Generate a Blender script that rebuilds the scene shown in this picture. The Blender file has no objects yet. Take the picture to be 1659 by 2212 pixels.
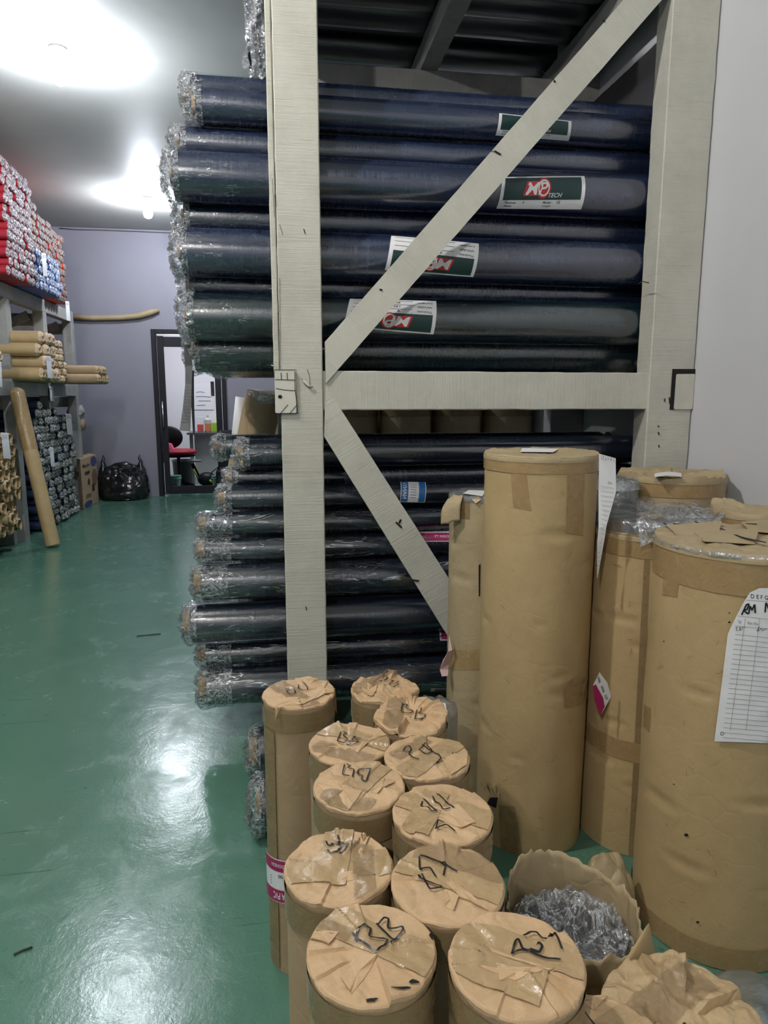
import bpy, math, random
from mathutils import Vector, Matrix, noise
random.seed(7)
D = bpy.data
SC = bpy.context.scene
COL = SC.collection
PI = math.pi
R = math.radians

# ------------------------------------------------------------------ camera, exposure, lamps
F, CAMZ, PITCH, YAW = 1475.0, 1.35, R(9.5), R(8.74)
cd = D.cameras.new('camera'); cam = D.objects.new('camera', cd); COL.objects.link(cam)
cam.location = (0, 0, CAMZ); cam.rotation_euler = (PI/2 - PITCH, 0, -YAW)
cd.sensor_fit = 'HORIZONTAL'; cd.sensor_width = 36; cd.lens = 36*F/1659; cd.clip_start = .02; cd.clip_end = 60
SC.camera = cam
SC.view_settings.view_transform = 'Standard'; SC.view_settings.look = 'None'
SC.view_settings.gamma = 1; SC.view_settings.use_curve_mapping = False
SC.view_settings.exposure = 0.0
w = D.worlds.new('world'); SC.world = w; w.use_nodes = True
w.node_tree.nodes['Background'].inputs[0].default_value = (.01, .011, .013, 1)
SC.cycles.max_bounces = 5; SC.cycles.transparent_max_bounces = 12
SC.cycles.diffuse_bounces = 3; SC.cycles.glossy_bounces = 2
SC.cycles.use_adaptive_sampling = True; SC.cycles.adaptive_threshold = .06
SC.cycles.caustics_reflective = False; SC.cycles.caustics_refractive = False
SC.cycles.sample_clamp_indirect = 4; SC.cycles.use_denoising = True
BULB = 1050.0                       # emission of a bulb
LAMPS = [(-1.31, 4.97), (-1.36, 8.27), (-1.25, 1.45), (-1.25, -1.7)]
CEIL = 3.52
X_WALL, X_LEFT, Y_FAR, Y_BACK = 1.578, -4.3, 9.8, -3.6
RACK_Y = 2.45

FW = Vector((math.sin(YAW)*math.cos(PITCH), math.cos(YAW)*math.cos(PITCH), -math.sin(PITCH)))
RT = Vector((math.cos(YAW), -math.sin(YAW), 0)); UP = RT.cross(FW)
O = Vector((0, 0, CAMZ))
def ray(px, py): return FW + RT*((px-829.5)/F) - UP*((py-1106)/F)
def onZ(px, py, z): v = ray(px, py); return O + v*((z-CAMZ)/v.z)
def onY(px, py, y): v = ray(px, py); return O + v*(y/v.y)
def onX(px, py, x): v = ray(px, py); return O + v*(x/v.x)
def cyl_z(px, py, cx, cy, r):      # sight line meets an upright cylinder -> (angle, z)
    v = ray(px, py); a = v.x**2+v.y**2; b = -2*(v.x*cx+v.y*cy); c = cx*cx+cy*cy-r*r
    d = b*b-4*a*c
    t = (-b-math.sqrt(d))/(2*a) if d > 0 else -b/(2*a)
    p = O+v*t
    return math.atan2(p.y-cy, p.x-cx), p.z
def cyl_x(px, py, cy, cz, r):      # same for a lying cylinder along X -> (x, angle)
    v = ray(px, py); q = CAMZ-cz; a = v.y**2+v.z**2; b = 2*(-v.y*cy+v.z*q); c = cy*cy+q*q-r*r
    d = b*b-4*a*c
    t = (-b-math.sqrt(d))/(2*a) if d > 0 else -b/(2*a)
    p = O+v*t
    return p.x, math.atan2(p.z-cz, cy-p.y)

# ------------------------------------------------------------------ object helpers
class MB:
    def __init__(s): s.v = []; s.f = []; s.m = []
    def add(s, vs, fs, m=0):
        n = len(s.v); s.v += [tuple(v) for v in vs]
        s.f += [tuple(i+n for i in f) for f in fs]; s.m += [m]*len(fs); return s
    def box(s, c, d, m=0, rot=None):
        vs = [Vector((x*d[0]/2, y*d[1]/2, z*d[2]/2)) for x in (-1, 1) for y in (-1, 1) for z in (-1, 1)]
        if rot is not None: vs = [rot @ v for v in vs]
        return s.add([v+Vector(c) for v in vs], [(0,1,3,2),(4,6,7,5),(0,4,5,1),(2,3,7,6),(0,2,6,4),(1,5,7,3)], m)
    def grid(s, fn, nu, nv, m=0, cu=False, cv=False, keep=None):
        vs = [fn(i/nu, j/nv) for j in range(nv+(0 if cv else 1)) for i in range(nu+(0 if cu else 1))]
        W = nu if cu else nu+1; H = nv if cv else nv+1; fs = []
        for j in range(nv):
            for i in range(nu):
                if keep and not keep((i+.5)/nu, (j+.5)/nv): continue
                fs.append((j*W+i, j*W+(i+1) % W, ((j+1) % H)*W+(i+1) % W, ((j+1) % H)*W+i))
        return s.add(vs, fs, m)
    def lathe(s, prof, n=32, m=0, c=(0, 0, 0), axis='Z', jit=None):
        def fn(u, v):
            k = v*(len(prof)-1); i = min(int(k+1e-6), len(prof)-1); r, z = prof[i]; a = u*2*PI
            if jit: r, z = jit(a, r, z)
            p = (r*math.cos(a), r*math.sin(a), z)
            if axis == 'X': p = (z, -r*math.sin(a), r*math.cos(a))
            if axis == 'Y': p = (r*math.cos(a), z, r*math.sin(a))
            return (p[0]+c[0], p[1]+c[1], p[2]+c[2])
        return s.grid(fn, n, len(prof)-1, m, cu=True)
    def tube(s, pts, r, n=8, m=0, cap=True):
        pts = [Vector(p) for p in pts]; rs = r if isinstance(r, (list, tuple)) else [r]*len(pts); rings = []
        for i, p in enumerate(pts):
            t = (pts[min(i+1, len(pts)-1)]-pts[max(i-1, 0)]).normalized()
            a = t.cross(Vector((0, 0, 1)) if abs(t.z) < .9 else Vector((1, 0, 0))).normalized(); b = t.cross(a)
            rings += [p+(a*math.cos(k*2*PI/n)+b*math.sin(k*2*PI/n))*rs[i] for k in range(n)]
        fs = [(i*n+k, i*n+(k+1) % n, (i+1)*n+(k+1) % n, (i+1)*n+k) for i in range(len(pts)-1) for k in range(n)]
        if cap: fs += [tuple(range(n-1, -1, -1)), tuple((len(pts)-1)*n+k for k in range(n))]
        return s.add(rings, fs, m)
    def build(s, name, mats, parent=None, smooth=True, world=False, solid=0, bevel=0, auto=None):
        me = D.meshes.new(name)
        off = Vector(parent.location) if (parent is not None and world) else Vector((0, 0, 0))
        if world and parent is not None and parent.parent is not None: off = off + Vector(parent.parent.location)
        me.from_pydata([Vector(v)-off for v in s.v], [], s.f)
        for m in (mats if isinstance(mats, (list, tuple)) else [mats]): me.materials.append(m)
        me.polygons.foreach_set('material_index', s.m)
        me.polygons.foreach_set('use_smooth', [smooth]*len(s.f))
        me.update()
        if auto: me.set_sharp_from_angle(angle=R(auto))
        o = D.objects.new(name, me); COL.objects.link(o)
        if parent is not None: o.parent = parent
        if bevel:
            b = o.modifiers.new('bevel', 'BEVEL'); b.width = bevel; b.segments = 2; b.limit_method = 'ANGLE'
        if solid:
            b = o.modifiers.new('solid', 'SOLIDIFY'); b.thickness = solid; b.offset = 1
        return o

def tag(o, label=None, cat=None, group=None, kind=None):
    if label: o['label'] = label
    if cat: o['category'] = cat
    if group: o['group'] = group
    if kind: o['kind'] = kind
    return o
def thing(name, label, cat, loc=(0, 0, 0), group=None, rot=(0, 0, 0)):
    o = D.objects.new(name, None); COL.objects.link(o); o.location = loc; o.rotation_euler = rot
    o.empty_display_size = .05
    return tag(o, label, cat, group)
def dup(o, loc, label=None, rot=None):
    r = o.copy(); COL.objects.link(r); r.location = loc
    if rot: r.rotation_euler = rot
    if label: r['label'] = label
    for c in list(o.children):
        d = c.copy(); COL.objects.link(d); d.parent = r
        for g in list(c.children):
            e = g.copy(); COL.objects.link(e); e.parent = d
    return r

# ------------------------------------------------------------------ materials
class NT:
    def __init__(s, name):
        s.m = D.materials.new(name); s.m.use_nodes = True; s.t = s.m.node_tree; s.b = s.t.nodes['Principled BSDF']
    def n(s, typ, **k):
        nd = s.t.nodes.new(typ)
        for a, b in k.items():
            if a.startswith('i_'): nd.inputs[int(a[2:]) if a[2:].isdigit() else a[2:].replace('_', ' ')].default_value = b
            else: setattr(nd, a, b)
        return nd
    def l(s, a, b): s.t.links.new(a, b)
    def coord(s, scale=(1, 1, 1), kind='Object', rnd=False):
        t = s.n('ShaderNodeTexCoord'); m = s.n('ShaderNodeMapping'); m.inputs['Scale'].default_value = scale
        s.l(t.outputs[kind], m.inputs[0])
        if rnd:
            oi = s.n('ShaderNodeObjectInfo'); k = s.n('ShaderNodeMath', operation='MULTIPLY'); k.inputs[1].default_value = 37
            s.l(oi.outputs['Random'], k.inputs[0]); c = s.n('ShaderNodeCombineXYZ')
            for i in range(3): s.l(k.outputs[0], c.inputs[i])
            s.l(c.outputs[0], m.inputs['Location'])
        return m.outputs[0]
    def noise(s, co, scale, detail=4, rough=.6, dist=0):
        n = s.n('ShaderNodeTexNoise'); n.inputs['Scale'].default_value = scale; n.inputs['Detail'].default_value = detail
        n.inputs['Roughness'].default_value = rough; n.inputs['Distortion'].default_value = dist
        s.l(co, n.inputs['Vector']); return n.outputs[0]
    def ramp(s, fac, stops):
        r = s.n('ShaderNodeValToRGB'); e = r.color_ramp.elements
        e[0].position, e[0].color = stops[0][0], (*stops[0][1], 1)
        e[1].position, e[1].color = stops[-1][0], (*stops[-1][1], 1)
        for p, c in stops[1:-1]: x = e.new(p); x.color = (*c, 1)
        s.l(fac, r.inputs[0]); return r.outputs[0]
    def rampf(s, fac, stops): return s.ramp(fac, [(p, (c, c, c)) for p, c in stops])
    def mix(s, fac, a, b, mode='MIX'):
        m = s.n('ShaderNodeMix', data_type='RGBA', blend_type=mode)
        for x, i in ((fac, 0), (a, 6), (b, 7)):
            if isinstance(x, (int, float)): m.inputs[i].default_value = x
            elif isinstance(x, tuple): m.inputs[i].default_value = (*x, 1)
            else: s.l(x, m.inputs[i])
        return m.outputs[2]
    def bump(s, h, strength=.3, dist=.002, prev=None):
        b = s.n('ShaderNodeBump'); b.inputs['Strength'].default_value = strength; b.inputs['Distance'].default_value = dist
        s.l(h, b.inputs['Height'])
        if prev is not None: s.l(prev, b.inputs['Normal'])
        s.l(b.outputs[0], s.b.inputs['Normal']); return b.outputs[0]
    def col(s, c):
        if isinstance(c, tuple): s.b.inputs['Base Color'].default_value = (*c, 1)
        else: s.l(c, s.b.inputs['Base Color'])
    def rough(s, c):
        if isinstance(c, (int, float)): s.b.inputs['Roughness'].default_value = c
        else: s.l(c, s.b.inputs['Roughness'])
    def set(s, **k):
        for a, v in k.items(): s.b.inputs[a.replace('_', ' ')].default_value = v

def flat(name, c, r=.5, metal=0, **k):
    t = NT(name); t.col(c); t.rough(r); t.set(Metallic=metal); t.set(**k); return t.m
def emis(name, c, st):
    t = NT(name); t.col((0, 0, 0)); t.b.inputs['Emission Color'].default_value = (*c, 1); t.set(Emission_Strength=st); return t.m

def m_wall(name, c, c2, bs=.15):
    t = NT(name); co = t.coord((1, 1, 1)); n = t.noise(co, .9, 5, .6); t.col(t.ramp(n, [(.3, c2), (.65, c)])); t.rough(.55)
    n2 = t.noise(co, 26, 6, .65); b = t.bump(n2, bs, .003); n3 = t.noise(co, 3, 3, .5); t.bump(n3, .25, .01, b); return t.m
M_RWALL = m_wall('grey_wall_paint', (.60, .61, .645), (.56, .57, .605), .12)
M_FWALL = m_wall('lavender_wall_paint', (.255, .252, .305), (.225, .222, .27))
M_CEIL = m_wall('ceiling_paint', (.47, .475, .45), (.40, .405, .39), .1)
M_OFFW = flat('office_wall', (.74, .74, .78), .6)

def m_floor():
    t = NT('green_epoxy_floor'); co = t.coord()
    n = t.noise(co, .8, 6, .65); base = t.ramp(n, [(.3, (.072, .175, .125)), (.7, (.098, .225, .165))])
    # dirt stains and scuffs
    d = t.noise(co, 2.3, 8, .75, .4); dm = t.rampf(d, [(.60, 0), (.76, .55)]); base = t.mix(dm, base, (.05, .075, .055))
    fl = t.noise(co, 28, 3, .6); fm = t.rampf(fl, [(.70, 0), (.73, .7)]); base = t.mix(fm, base, (.03, .06, .045))
    lt = t.noise(co, 60, 2, .5); lm = t.rampf(lt, [(.76, 0), (.78, .6)]); base = t.mix(lm, base, (.45, .55, .50))
    # fine scratches: thin lines of stretched, rotated noise
    for i, (ang, sc) in enumerate(((35, 7), (-20, 9), (70, 6))):
        mp = t.n('ShaderNodeMapping'); tc = t.n('ShaderNodeTexCoord'); t.l(tc.outputs['Object'], mp.inputs[0])
        mp.inputs['Rotation'].default_value = (0, 0, R(ang)); mp.inputs['Scale'].default_value = (.35, 9, 1)
        s1 = t.noise(mp.outputs[0], sc, 2, .5, .3); sm = t.rampf(s1, [(.715, 0), (.73, .55)])
        base = t.mix(sm, base, (.035, .07, .05) if i != 1 else (.2, .32, .26))
    t.col(base)
    r1 = t.noise(co, 3.5, 8, .7, .5); t.rough(t.rampf(r1, [(.3, .14), (.52, .20), (.72, .42)]))
    n4 = t.noise(co, 9, 7, .68, .3); b = t.bump(n4, .26, .006); n5 = t.noise(co, 90, 5, .6); t.bump(n5, .12, .002, b)
    t.set(Specular_IOR_Level=.5); return t.m
M_FLOOR = m_floor()

def m_wood(name, c, c2, dark=.35):
    t = NT(name); co = t.coord((2.2, 2.2, 120), rnd=True); n = t.noise(co, 1.5, 7, .8, .2)
    co2 = t.coord((1, 1, 1), rnd=True); n2 = t.noise(co2, 4, 6, .7)
    c0 = t.ramp(n2, [(.35, c2), (.62, c)])
    lines = t.rampf(n, [(.30, dark), (.44, 0)]); c0 = t.mix(lines, c0, tuple(x*.42 for x in c))
    co3 = t.coord((1.2, 1.2, .35), rnd=True); v = t.n('ShaderNodeTexVoronoi'); v.inputs['Scale'].default_value = 16; t.l(co3, v.inputs['Vector'])
    sp = t.rampf(v.outputs['Distance'], [(.035, 1), (.05, 0)]); sp2 = t.noise(co2, 9, 1); spm = t.n('ShaderNodeMath', operation='MULTIPLY')
    gate = t.rampf(sp2, [(.66, 0), (.68, 1)]); t.l(sp, spm.inputs[0]); t.l(gate, spm.inputs[1])
    c0 = t.mix(spm.outputs[0], c0, (.05, .04, .03)); t.col(c0); t.rough(.62)
    b = t.bump(n, .8, .005); n4 = t.noise(co2, 60, 6, .7); t.bump(n4, .25, .003, b); return t.m
M_WOOD = m_wood('white_painted_timber', (.62, .61, .54), (.53, .52, .455), .42)
M_WOODB = m_wood('grey_and_shaded_timber', (.36, .36, .34), (.26, .26, .25), .2)  # true grey on the left rack, shade in colour on the second frame
M_RAW = m_wood('raw_pine', (.50, .40, .25), (.42, .33, .2), .2)
M_DARK = flat('dark_gap', (.006, .006, .006), .9)

def m_kraft(name, c, c2, spots=.0, rough=.62, bs=.4):
    t = NT(name); co = t.coord(rnd=True); n = t.noise(co, 7, 6, .65); k = t.ramp(n, [(.3, c2), (.65, c)])
    f = t.noise(co, 420, 2, .6); fm = t.rampf(f, [(.35, .16), (.6, 0)]); k = t.mix(fm, k, tuple(x*.6 for x in c2))
    if spots:
        s = t.noise(co, 13, 6, .8, .5); sm = t.rampf(s, [(.60, 0), (.75, spots)]); k = t.mix(sm, k, tuple(x*.42 for x in c2))
    t.col(k); t.rough(rough)
    b = t.bump(t.noise(co, 18, 4, .55, .4), bs, .004)
    v = t.n('ShaderNodeTexVoronoi', feature='DISTANCE_TO_EDGE'); v.inputs['Scale'].default_value = 15
    dn = t.n('ShaderNodeVectorMath', operation='ADD'); nn = t.n('ShaderNodeTexNoise'); nn.inputs['Scale'].default_value = 9
    t.l(co, nn.inputs['Vector']); sc = t.n('ShaderNodeVectorMath', operation='SCALE'); sc.inputs['Scale'].default_value = .10
    t.l(nn.outputs[1], sc.inputs[0]); t.l(co, dn.inputs[0]); t.l(sc.outputs[0], dn.inputs[1]); t.l(dn.outputs[0], v.inputs['Vector'])
    b = t.bump(t.rampf(v.outputs['Distance'], [(0, 0), (.10, 1)]), min(1, bs*.9), .002, b)
    v2 = t.n('ShaderNodeTexVoronoi', feature='DISTANCE_TO_EDGE'); v2.inputs['Scale'].default_value = 38; t.l(dn.outputs[0], v2.inputs['Vector'])
    b = t.bump(t.rampf(v2.outputs['Distance'], [(0, 0), (.2, 1)]), bs*.5, .001, b)
    rn = t.n('ShaderNodeTexNoise', noise_type='RIDGED_MULTIFRACTAL'); rn.inputs['Scale'].default_value = 10; rn.inputs['Detail'].default_value = 5; t.l(co, rn.inputs['Vector'])
    t.bump(rn.outputs[0], bs*.5, .003, b)
    return t.m
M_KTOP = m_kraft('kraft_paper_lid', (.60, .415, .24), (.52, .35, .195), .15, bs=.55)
M_KSIDE = m_kraft('kraft_paper_side', (.43, .31, .185), (.36, .255, .15), .0, bs=.18)  # same kraft as the lids, darkened for the lesser light on the sides
M_KTALL = m_kraft('kraft_paper_tall', (.50, .365, .185), (.43, .31, .155), .2, bs=.14)
M_KOLD = m_kraft('kraft_paper_worn', (.44, .35, .21), (.37, .285, .165), .35, bs=.22)
M_KCRUMP = m_kraft('kraft_paper_crumpled', (.52, .385, .22), (.42, .30, .165), .3, bs=.9)
M_KCREAM = m_kraft('kraft_paper_pale', (.66, .50, .34), (.52, .38, .24), .1, bs=.9)
M_CORE = flat('cardboard_core', (.40, .27, .13), .7)
def m_tape(name, c, alpha=1):
    t = NT(name); co = t.coord(rnd=True); n = t.noise(co, 9, 5, .6); t.col(t.ramp(n, [(.3, tuple(x*.86 for x in c)), (.7, c)]))
    t.rough(t.rampf(t.noise(co, 20, 4), [(.3, .18), (.7, .38)])); t.set(Specular_IOR_Level=.55)
    b = t.bump(t.noise(co, 24, 5, .7, 1.2), .5, .004); t.set(Alpha=alpha); return t.m
M_TAPE = m_tape('brown_packing_tape', (.37, .25, .12))
M_TAPEL = m_tape('lid_packing_tape', (.46, .325, .18))
M_TAPED = m_tape('dark_packing_tape', (.27, .19, .095))
M_TAPEC = m_tape('clear_packing_tape', (.42, .30, .17), .55)
M_MARK = flat('marker_ink', (.012, .012, .013), .35)

def m_film(name, c, c2, r0=.11, r1=.42):
    t = NT(name); co = t.coord((.7, 14, 14), rnd=True); n = t.noise(co, 1.5, 6, .65)
    t.col(t.ramp(n, [(.35, c2), (.7, c)]))
    co3 = t.coord((90, .6, .6), rnd=True); n3 = t.noise(co3, 1.2, 4, .7)
    rr = t.mix(.35, n, n3); t.rough(t.rampf(rr, [(.36, r0), (.52, (r0+r1)/2.3), (.64, r1)]))
    b = t.bump(n, .16, .010); b = t.bump(n3, .12, .002, b); co2 = t.coord(rnd=True)
    t.bump(t.noise(co2, 5, 3, .5), .12, .02, b); t.set(Specular_IOR_Level=1.0, IOR=1.7); return t.m
M_FILM = m_film('navy_pvc_film', (.024, .038, .085), (.008, .014, .040))
M_FILMG = m_film('teal_black_pvc_film', (.014, .034, .045), (.004, .012, .018))
M_FILMK = m_film('black_pvc_film', (.024, .031, .052), (.006, .010, .020), .08, .38)
M_FILMT = m_film('shaded_blue_film', (.006, .009, .022), (.003, .004, .009), .25, .5)  # navy film with the rack's inner shade put into its colour

def m_plastic(name, tint=(.9, .93, .97), lo=.03, hi=.55, scale=18, body=.0, sv=(1, 1, 1), line=False, gate=0):
    m = D.materials.new(name); m.use_nodes = True; T = m.node_tree; T.nodes.clear(); N = T.nodes.new; L = T.links.new
    out = N('ShaderNodeOutputMaterial'); tr = N('ShaderNodeBsdfTransparent'); gl = N('ShaderNodeBsdfGlossy'); mx = N('ShaderNodeMixShader')
    gl.inputs['Roughness'].default_value = .07; gl.inputs['Color'].default_value = (*tint, 1); tr.inputs[0].default_value = (.97, .975, .98, 1)
    tc = N('ShaderNodeTexCoord'); mp = N('ShaderNodeMapping'); L(tc.outputs['Object'], mp.inputs[0]); mp.inputs['Scale'].default_value = sv; mp.inputs['Rotation'].default_value = (.1, .25, .15)
    oi = N('ShaderNodeObjectInfo'); mu = N('ShaderNodeMath'); mu.operation = 'MULTIPLY'; mu.inputs[1].default_value = 11; L(oi.outputs['Random'], mu.inputs[0]); L(mu.outputs[0], mp.inputs['Location'])
    no = N('ShaderNodeTexNoise'); no.inputs['Scale'].default_value = scale; no.inputs['Detail'].default_value = 6; no.inputs['Roughness'].default_value = .7; no.inputs['Distortion'].default_value = 1.5
    L(mp.outputs[0], no.inputs['Vector'])
    rp = N('ShaderNodeValToRGB'); rp.color_ramp.elements[0].position = .50; rp.color_ramp.elements[0].color = (lo,)*3+(1,)
    rp.color_ramp.elements[1].position = .66; rp.color_ramp.elements[1].color = (hi,)*3+(1,); L(no.outputs[0], rp.inputs[0]); L(rp.outputs[0], mx.inputs[0])
    if line:
        e = rp.color_ramp.elements; e[0].position = .455; e[1].position = .545; e[1].color = (lo,)*3+(1,)
        x = e.new(.495); x.color = (hi,)*3+(1,); x = e.new(.505); x.color = (hi,)*3+(1,)
        if gate:
            e[0].position = .485; e[-1].position = .515
            g = N('ShaderNodeTexNoise'); g.inputs['Scale'].default_value = scale*1.3; g.inputs['Detail'].default_value = 2; L(mp.outputs[0], g.inputs['Vector'])
            gm = N('ShaderNodeMapRange'); gm.inputs['From Min'].default_value = gate; gm.inputs['From Max'].default_value = gate+.1; gm.inputs['To Min'].default_value = .12; L(g.outputs[0], gm.inputs['Value'])
            mm = N('ShaderNodeMath'); mm.operation = 'MULTIPLY'; L(rp.outputs[0], mm.inputs[0]); L(gm.outputs[0], mm.inputs[1])
            ad = N('ShaderNodeMath'); ad.operation = 'ADD'; ad.inputs[1].default_value = lo; L(mm.outputs[0], ad.inputs[0]); L(ad.outputs[0], mx.inputs[0])
            no.inputs['Distortion'].default_value = .5; no.inputs['Detail'].default_value = 3
    bp = N('ShaderNodeBump'); bp.inputs['Strength'].default_value = .9; bp.inputs['Distance'].default_value = .012; L(no.outputs[0], bp.inputs['Height']); L(bp.outputs[0], gl.inputs['Normal'])
    L(tr.outputs[0], mx.inputs[1])
    if body:
        df = N('ShaderNodeBsdfDiffuse'); df.inputs[0].default_value = (.55, .57, .6, 1); m2 = N('ShaderNodeMixShader'); m2.inputs[0].default_value = body
        L(gl.outputs[0], m2.inputs[1]); L(df.outputs[0], m2.inputs[2]); L(m2.outputs[0], mx.inputs[2])
    else: L(gl.outputs[0], mx.inputs[2])
    L(mx.outputs[0], out.inputs[0]); return m
M_CLEAR = m_plastic('clear_plastic_wrap', lo=.02, hi=.5, scale=5, sv=(1.2, 4.5, 4.5), line=True, gate=.53)
M_CLEARB = m_plastic('crumpled_clear_plastic', lo=.25, hi=.97, scale=14, body=.35, line=True)
M_STRETCH = m_plastic('stretch_film', lo=.045, hi=.85, scale=4, sv=(1.1, 5, 5), line=True, gate=.45)
M_CAP = m_plastic('bunched_plastic_end', lo=.08, hi=.95, scale=26, body=.3, line=True)
M_GREYFILM = m_plastic('grey_film_roll', tint=(.5, .53, .55), lo=.6, hi=.95, scale=6, body=.25)
M_PAPER = flat('white_paper', (.78, .79, .82), .6)
M_PAPERG = flat('shaded_paper', (.62, .63, .66), .6)
M_INK = flat('printed_ink', (.05, .05, .06), .6)
M_INKG = flat('grey_rule_ink', (.22, .22, .24), .6)
M_LGREEN = flat('label_dark_green', (.012, .045, .045), .3)
M_RED = flat('label_red', (.55, .03, .03), .35)
M_MAG = flat('label_magenta', (.36, .015, .11), .4)
M_BLUEL = flat('label_blue', (.02, .15, .42), .4)
M_BLACK = flat('black_powder_coat', (.010, .011, .016), .5, Specular_IOR_Level=.25)
M_CHROME = flat('brushed_steel', (.62, .63, .66), .25, 1)
M_PLASB = flat('black_plastic_bag', (.008, .008, .010), .22, Specular_IOR_Level=.7)
M_WIRE = flat('dark_wire', (.08, .08, .08), .5)
M_GLOW = emis('lit_bulb_glass_cool', (.86, .91, 1.0), BULB)
M_GLOWW = emis('lit_bulb_glass', (1.0, .965, .91), BULB*1.5)
M_CERAM = flat('white_lamp_holder', (.8, .8, .8), .4)
t_ = NT('door_glass'); t_.col((1, 1, 1)); t_.rough(.02); t_.set(Transmission_Weight=1, IOR=1.02, Specular_IOR_Level=.4); M_GLASS = t_.m

# ------------------------------------------------------------------ lettering
_tc = {}
def text_mesh(s):
    if s in _tc: return _tc[s]
    cu = D.curves.new('lettering', 'FONT'); cu.body = s; cu.size = 1; cu.resolution_u = 3; cu.offset = .016 if s in ('MP', 'TECH', 'NANYA', 'N YA PVC') else .008
    ob = D.objects.new('lettering', cu); COL.objects.link(ob)
    dg = bpy.context.evaluated_depsgraph_get(); me = D.meshes.new_from_object(ob.evaluated_get(dg))
    vs = [(v.co.x, v.co.y) for v in me.vertices]; fs = [tuple(p.vertices) for p in me.polygons]
    D.objects.remove(ob); D.curves.remove(cu); D.meshes.remove(me)
    x0 = min(v[0] for v in vs); x1 = max(v[0] for v in vs); y0 = min(v[1] for v in vs); y1 = max(v[1] for v in vs)
    r = ([((a-x0)/(x1-x0), (b-y0)/(y1-y0)) for a, b in vs], fs); _tc[s] = r; return r
for s_ in ('MP', 'TECH', 'Thickness', 'Width', 'Length', '135', '8', '500', '9', 'NANYA', 'PT INDONESIA NAN', 'N YA PVC', 'PT INDONESIA', '0100', '000', 'XXX', 'Tgl', 'Ban No.',
           'D E F G', 'RM', 'N', '28/5', 'S T U V W X', 'Sisa', 'Thickness :', 'Model :', '0,20 MM', 'Miyako'): text_mesh(s_)
def put_text(mb, fn, s, u0, v0, u1, v1, m, shear=0):
    vs, fs = text_mesh(s)
    mb.add([fn(u0+(u1-u0)*a+shear*b, v0+(v1-v0)*b) for a, b in vs], fs, m)
def rectq(mb, fn, u0, v0, u1, v1, m, nu=1, nv=1):
    mb.grid(lambda a, b: fn(u0+(u1-u0)*a, v0+(v1-v0)*b), nu, nv, m)
def ellq(mb, fn, cu, cv, ru, rv, m, n=28, inner=0):
    if not inner and n > 20:
        return mb.grid(lambda a, b: fn(cu+ru*max(b, .02)*math.cos(a*2*PI), cv+rv*max(b, .02)*math.sin(a*2*PI)), n, 4, m, cu=True)
    ps = [fn(cu+ru*math.cos(k*2*PI/n), cv+rv*math.sin(k*2*PI/n)) for k in range(n)]
    if inner:
        qs = [fn(cu+ru*inner*math.cos(k*2*PI/n), cv+rv*inner*math.sin(k*2*PI/n)) for k in range(n)]
        mb.add(ps+qs, [(k, (k+1) % n, n+(k+1) % n, n+k) for k in range(n)], m)
    else: mb.add(ps, [tuple(range(n))], m)
def strokes(mb, fn, lst, wd, m):
    """pen strokes as thin ribbons; fn maps 2D -> 3D, points already in fn's plane"""
    for s in lst:
        P = []
        for i in range(len(s)-1):
            for k in range(6): P.append((s[i][0]+(s[i+1][0]-s[i][0])*k/6, s[i][1]+(s[i+1][1]-s[i][1])*k/6))
        P.append(s[-1]); Q = [P[0]]
        for i in range(1, len(P)-1): Q.append(((P[i-1][0]+P[i][0]*2+P[i+1][0])/4, (P[i-1][1]+P[i][1]*2+P[i+1][1])/4))
        Q.append(P[-1]); vs = []
        for i, p in enumerate(Q):
            a = Q[max(i-1, 0)]; b = Q[min(i+1, len(Q)-1)]; dx, dy = b[0]-a[0], b[1]-a[1]; l = math.hypot(dx, dy) or 1
            nx, ny = -dy/l*wd/2, dx/l*wd/2; vs += [fn(p[0]+nx, p[1]+ny), fn(p[0]-nx, p[1]-ny)]
        mb.add(vs, [(2*i, 2*i+1, 2*i+3, 2*i+2) for i in range(len(Q)-1)], m)

# ------------------------------------------------------------------ the room
def struct(name, mb, mat, parent=None, **k):
    o = mb.build(name, mat, parent, smooth=False, **k); o['kind'] = 'structure'; return o
W, T = X_WALL, .15
struct('floor', MB().box(((X_LEFT+W)/2, 4.6, -.05), (W-X_LEFT+.4, 17.2, .1)), M_FLOOR)
struct('ceiling', MB().box(((X_LEFT+W)/2, 4.6, CEIL+.05), (W-X_LEFT+.4, 17.2, .1)), M_CEIL)
struct('wall_right', MB().box((W+T/2, (Y_FAR+Y_BACK)/2, CEIL/2), (T, Y_FAR-Y_BACK+.3, CEIL)), M_RWALL)
struct('wall_left', MB().box((X_LEFT-T/2, (Y_FAR+Y_BACK)/2, CEIL/2), (T, Y_FAR-Y_BACK+.3, CEIL)), M_FWALL)
struct('wall_back', MB().box(((X_LEFT+W)/2, Y_BACK-T/2, CEIL/2), (W-X_LEFT, T, CEIL)), M_RWALL)
DX0, DX1, DZ = -1.655, -.70, 2.255
fb = MB()
fb.box(((X_LEFT+DX0)/2, Y_FAR+T/2, CEIL/2), (DX0-X_LEFT, T, CEIL))
fb.box(((DX1+W)/2, Y_FAR+T/2, CEIL/2), (W-DX1, T, CEIL))
fb.box(((DX0+DX1)/2, Y_FAR+T/2, (CEIL+DZ)/2), (DX1-DX0, T, CEIL-DZ))
struct('wall_far', fb, M_FWALL)
# office behind the door
struct('wall_office', MB().box((-.9, 12.25, 1.6), (4.6, .1, 3.2)).box((-3.2, 11.1, 1.6), (.1, 2.4, 3.2)).box((1.4, 11.1, 1.6), (.1, 2.4, 3.2)), M_OFFW)
struct('ceiling_office', MB().box((-.9, 11.1, 2.9), (4.6, 2.3, .06)), M_OFFW)
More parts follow.
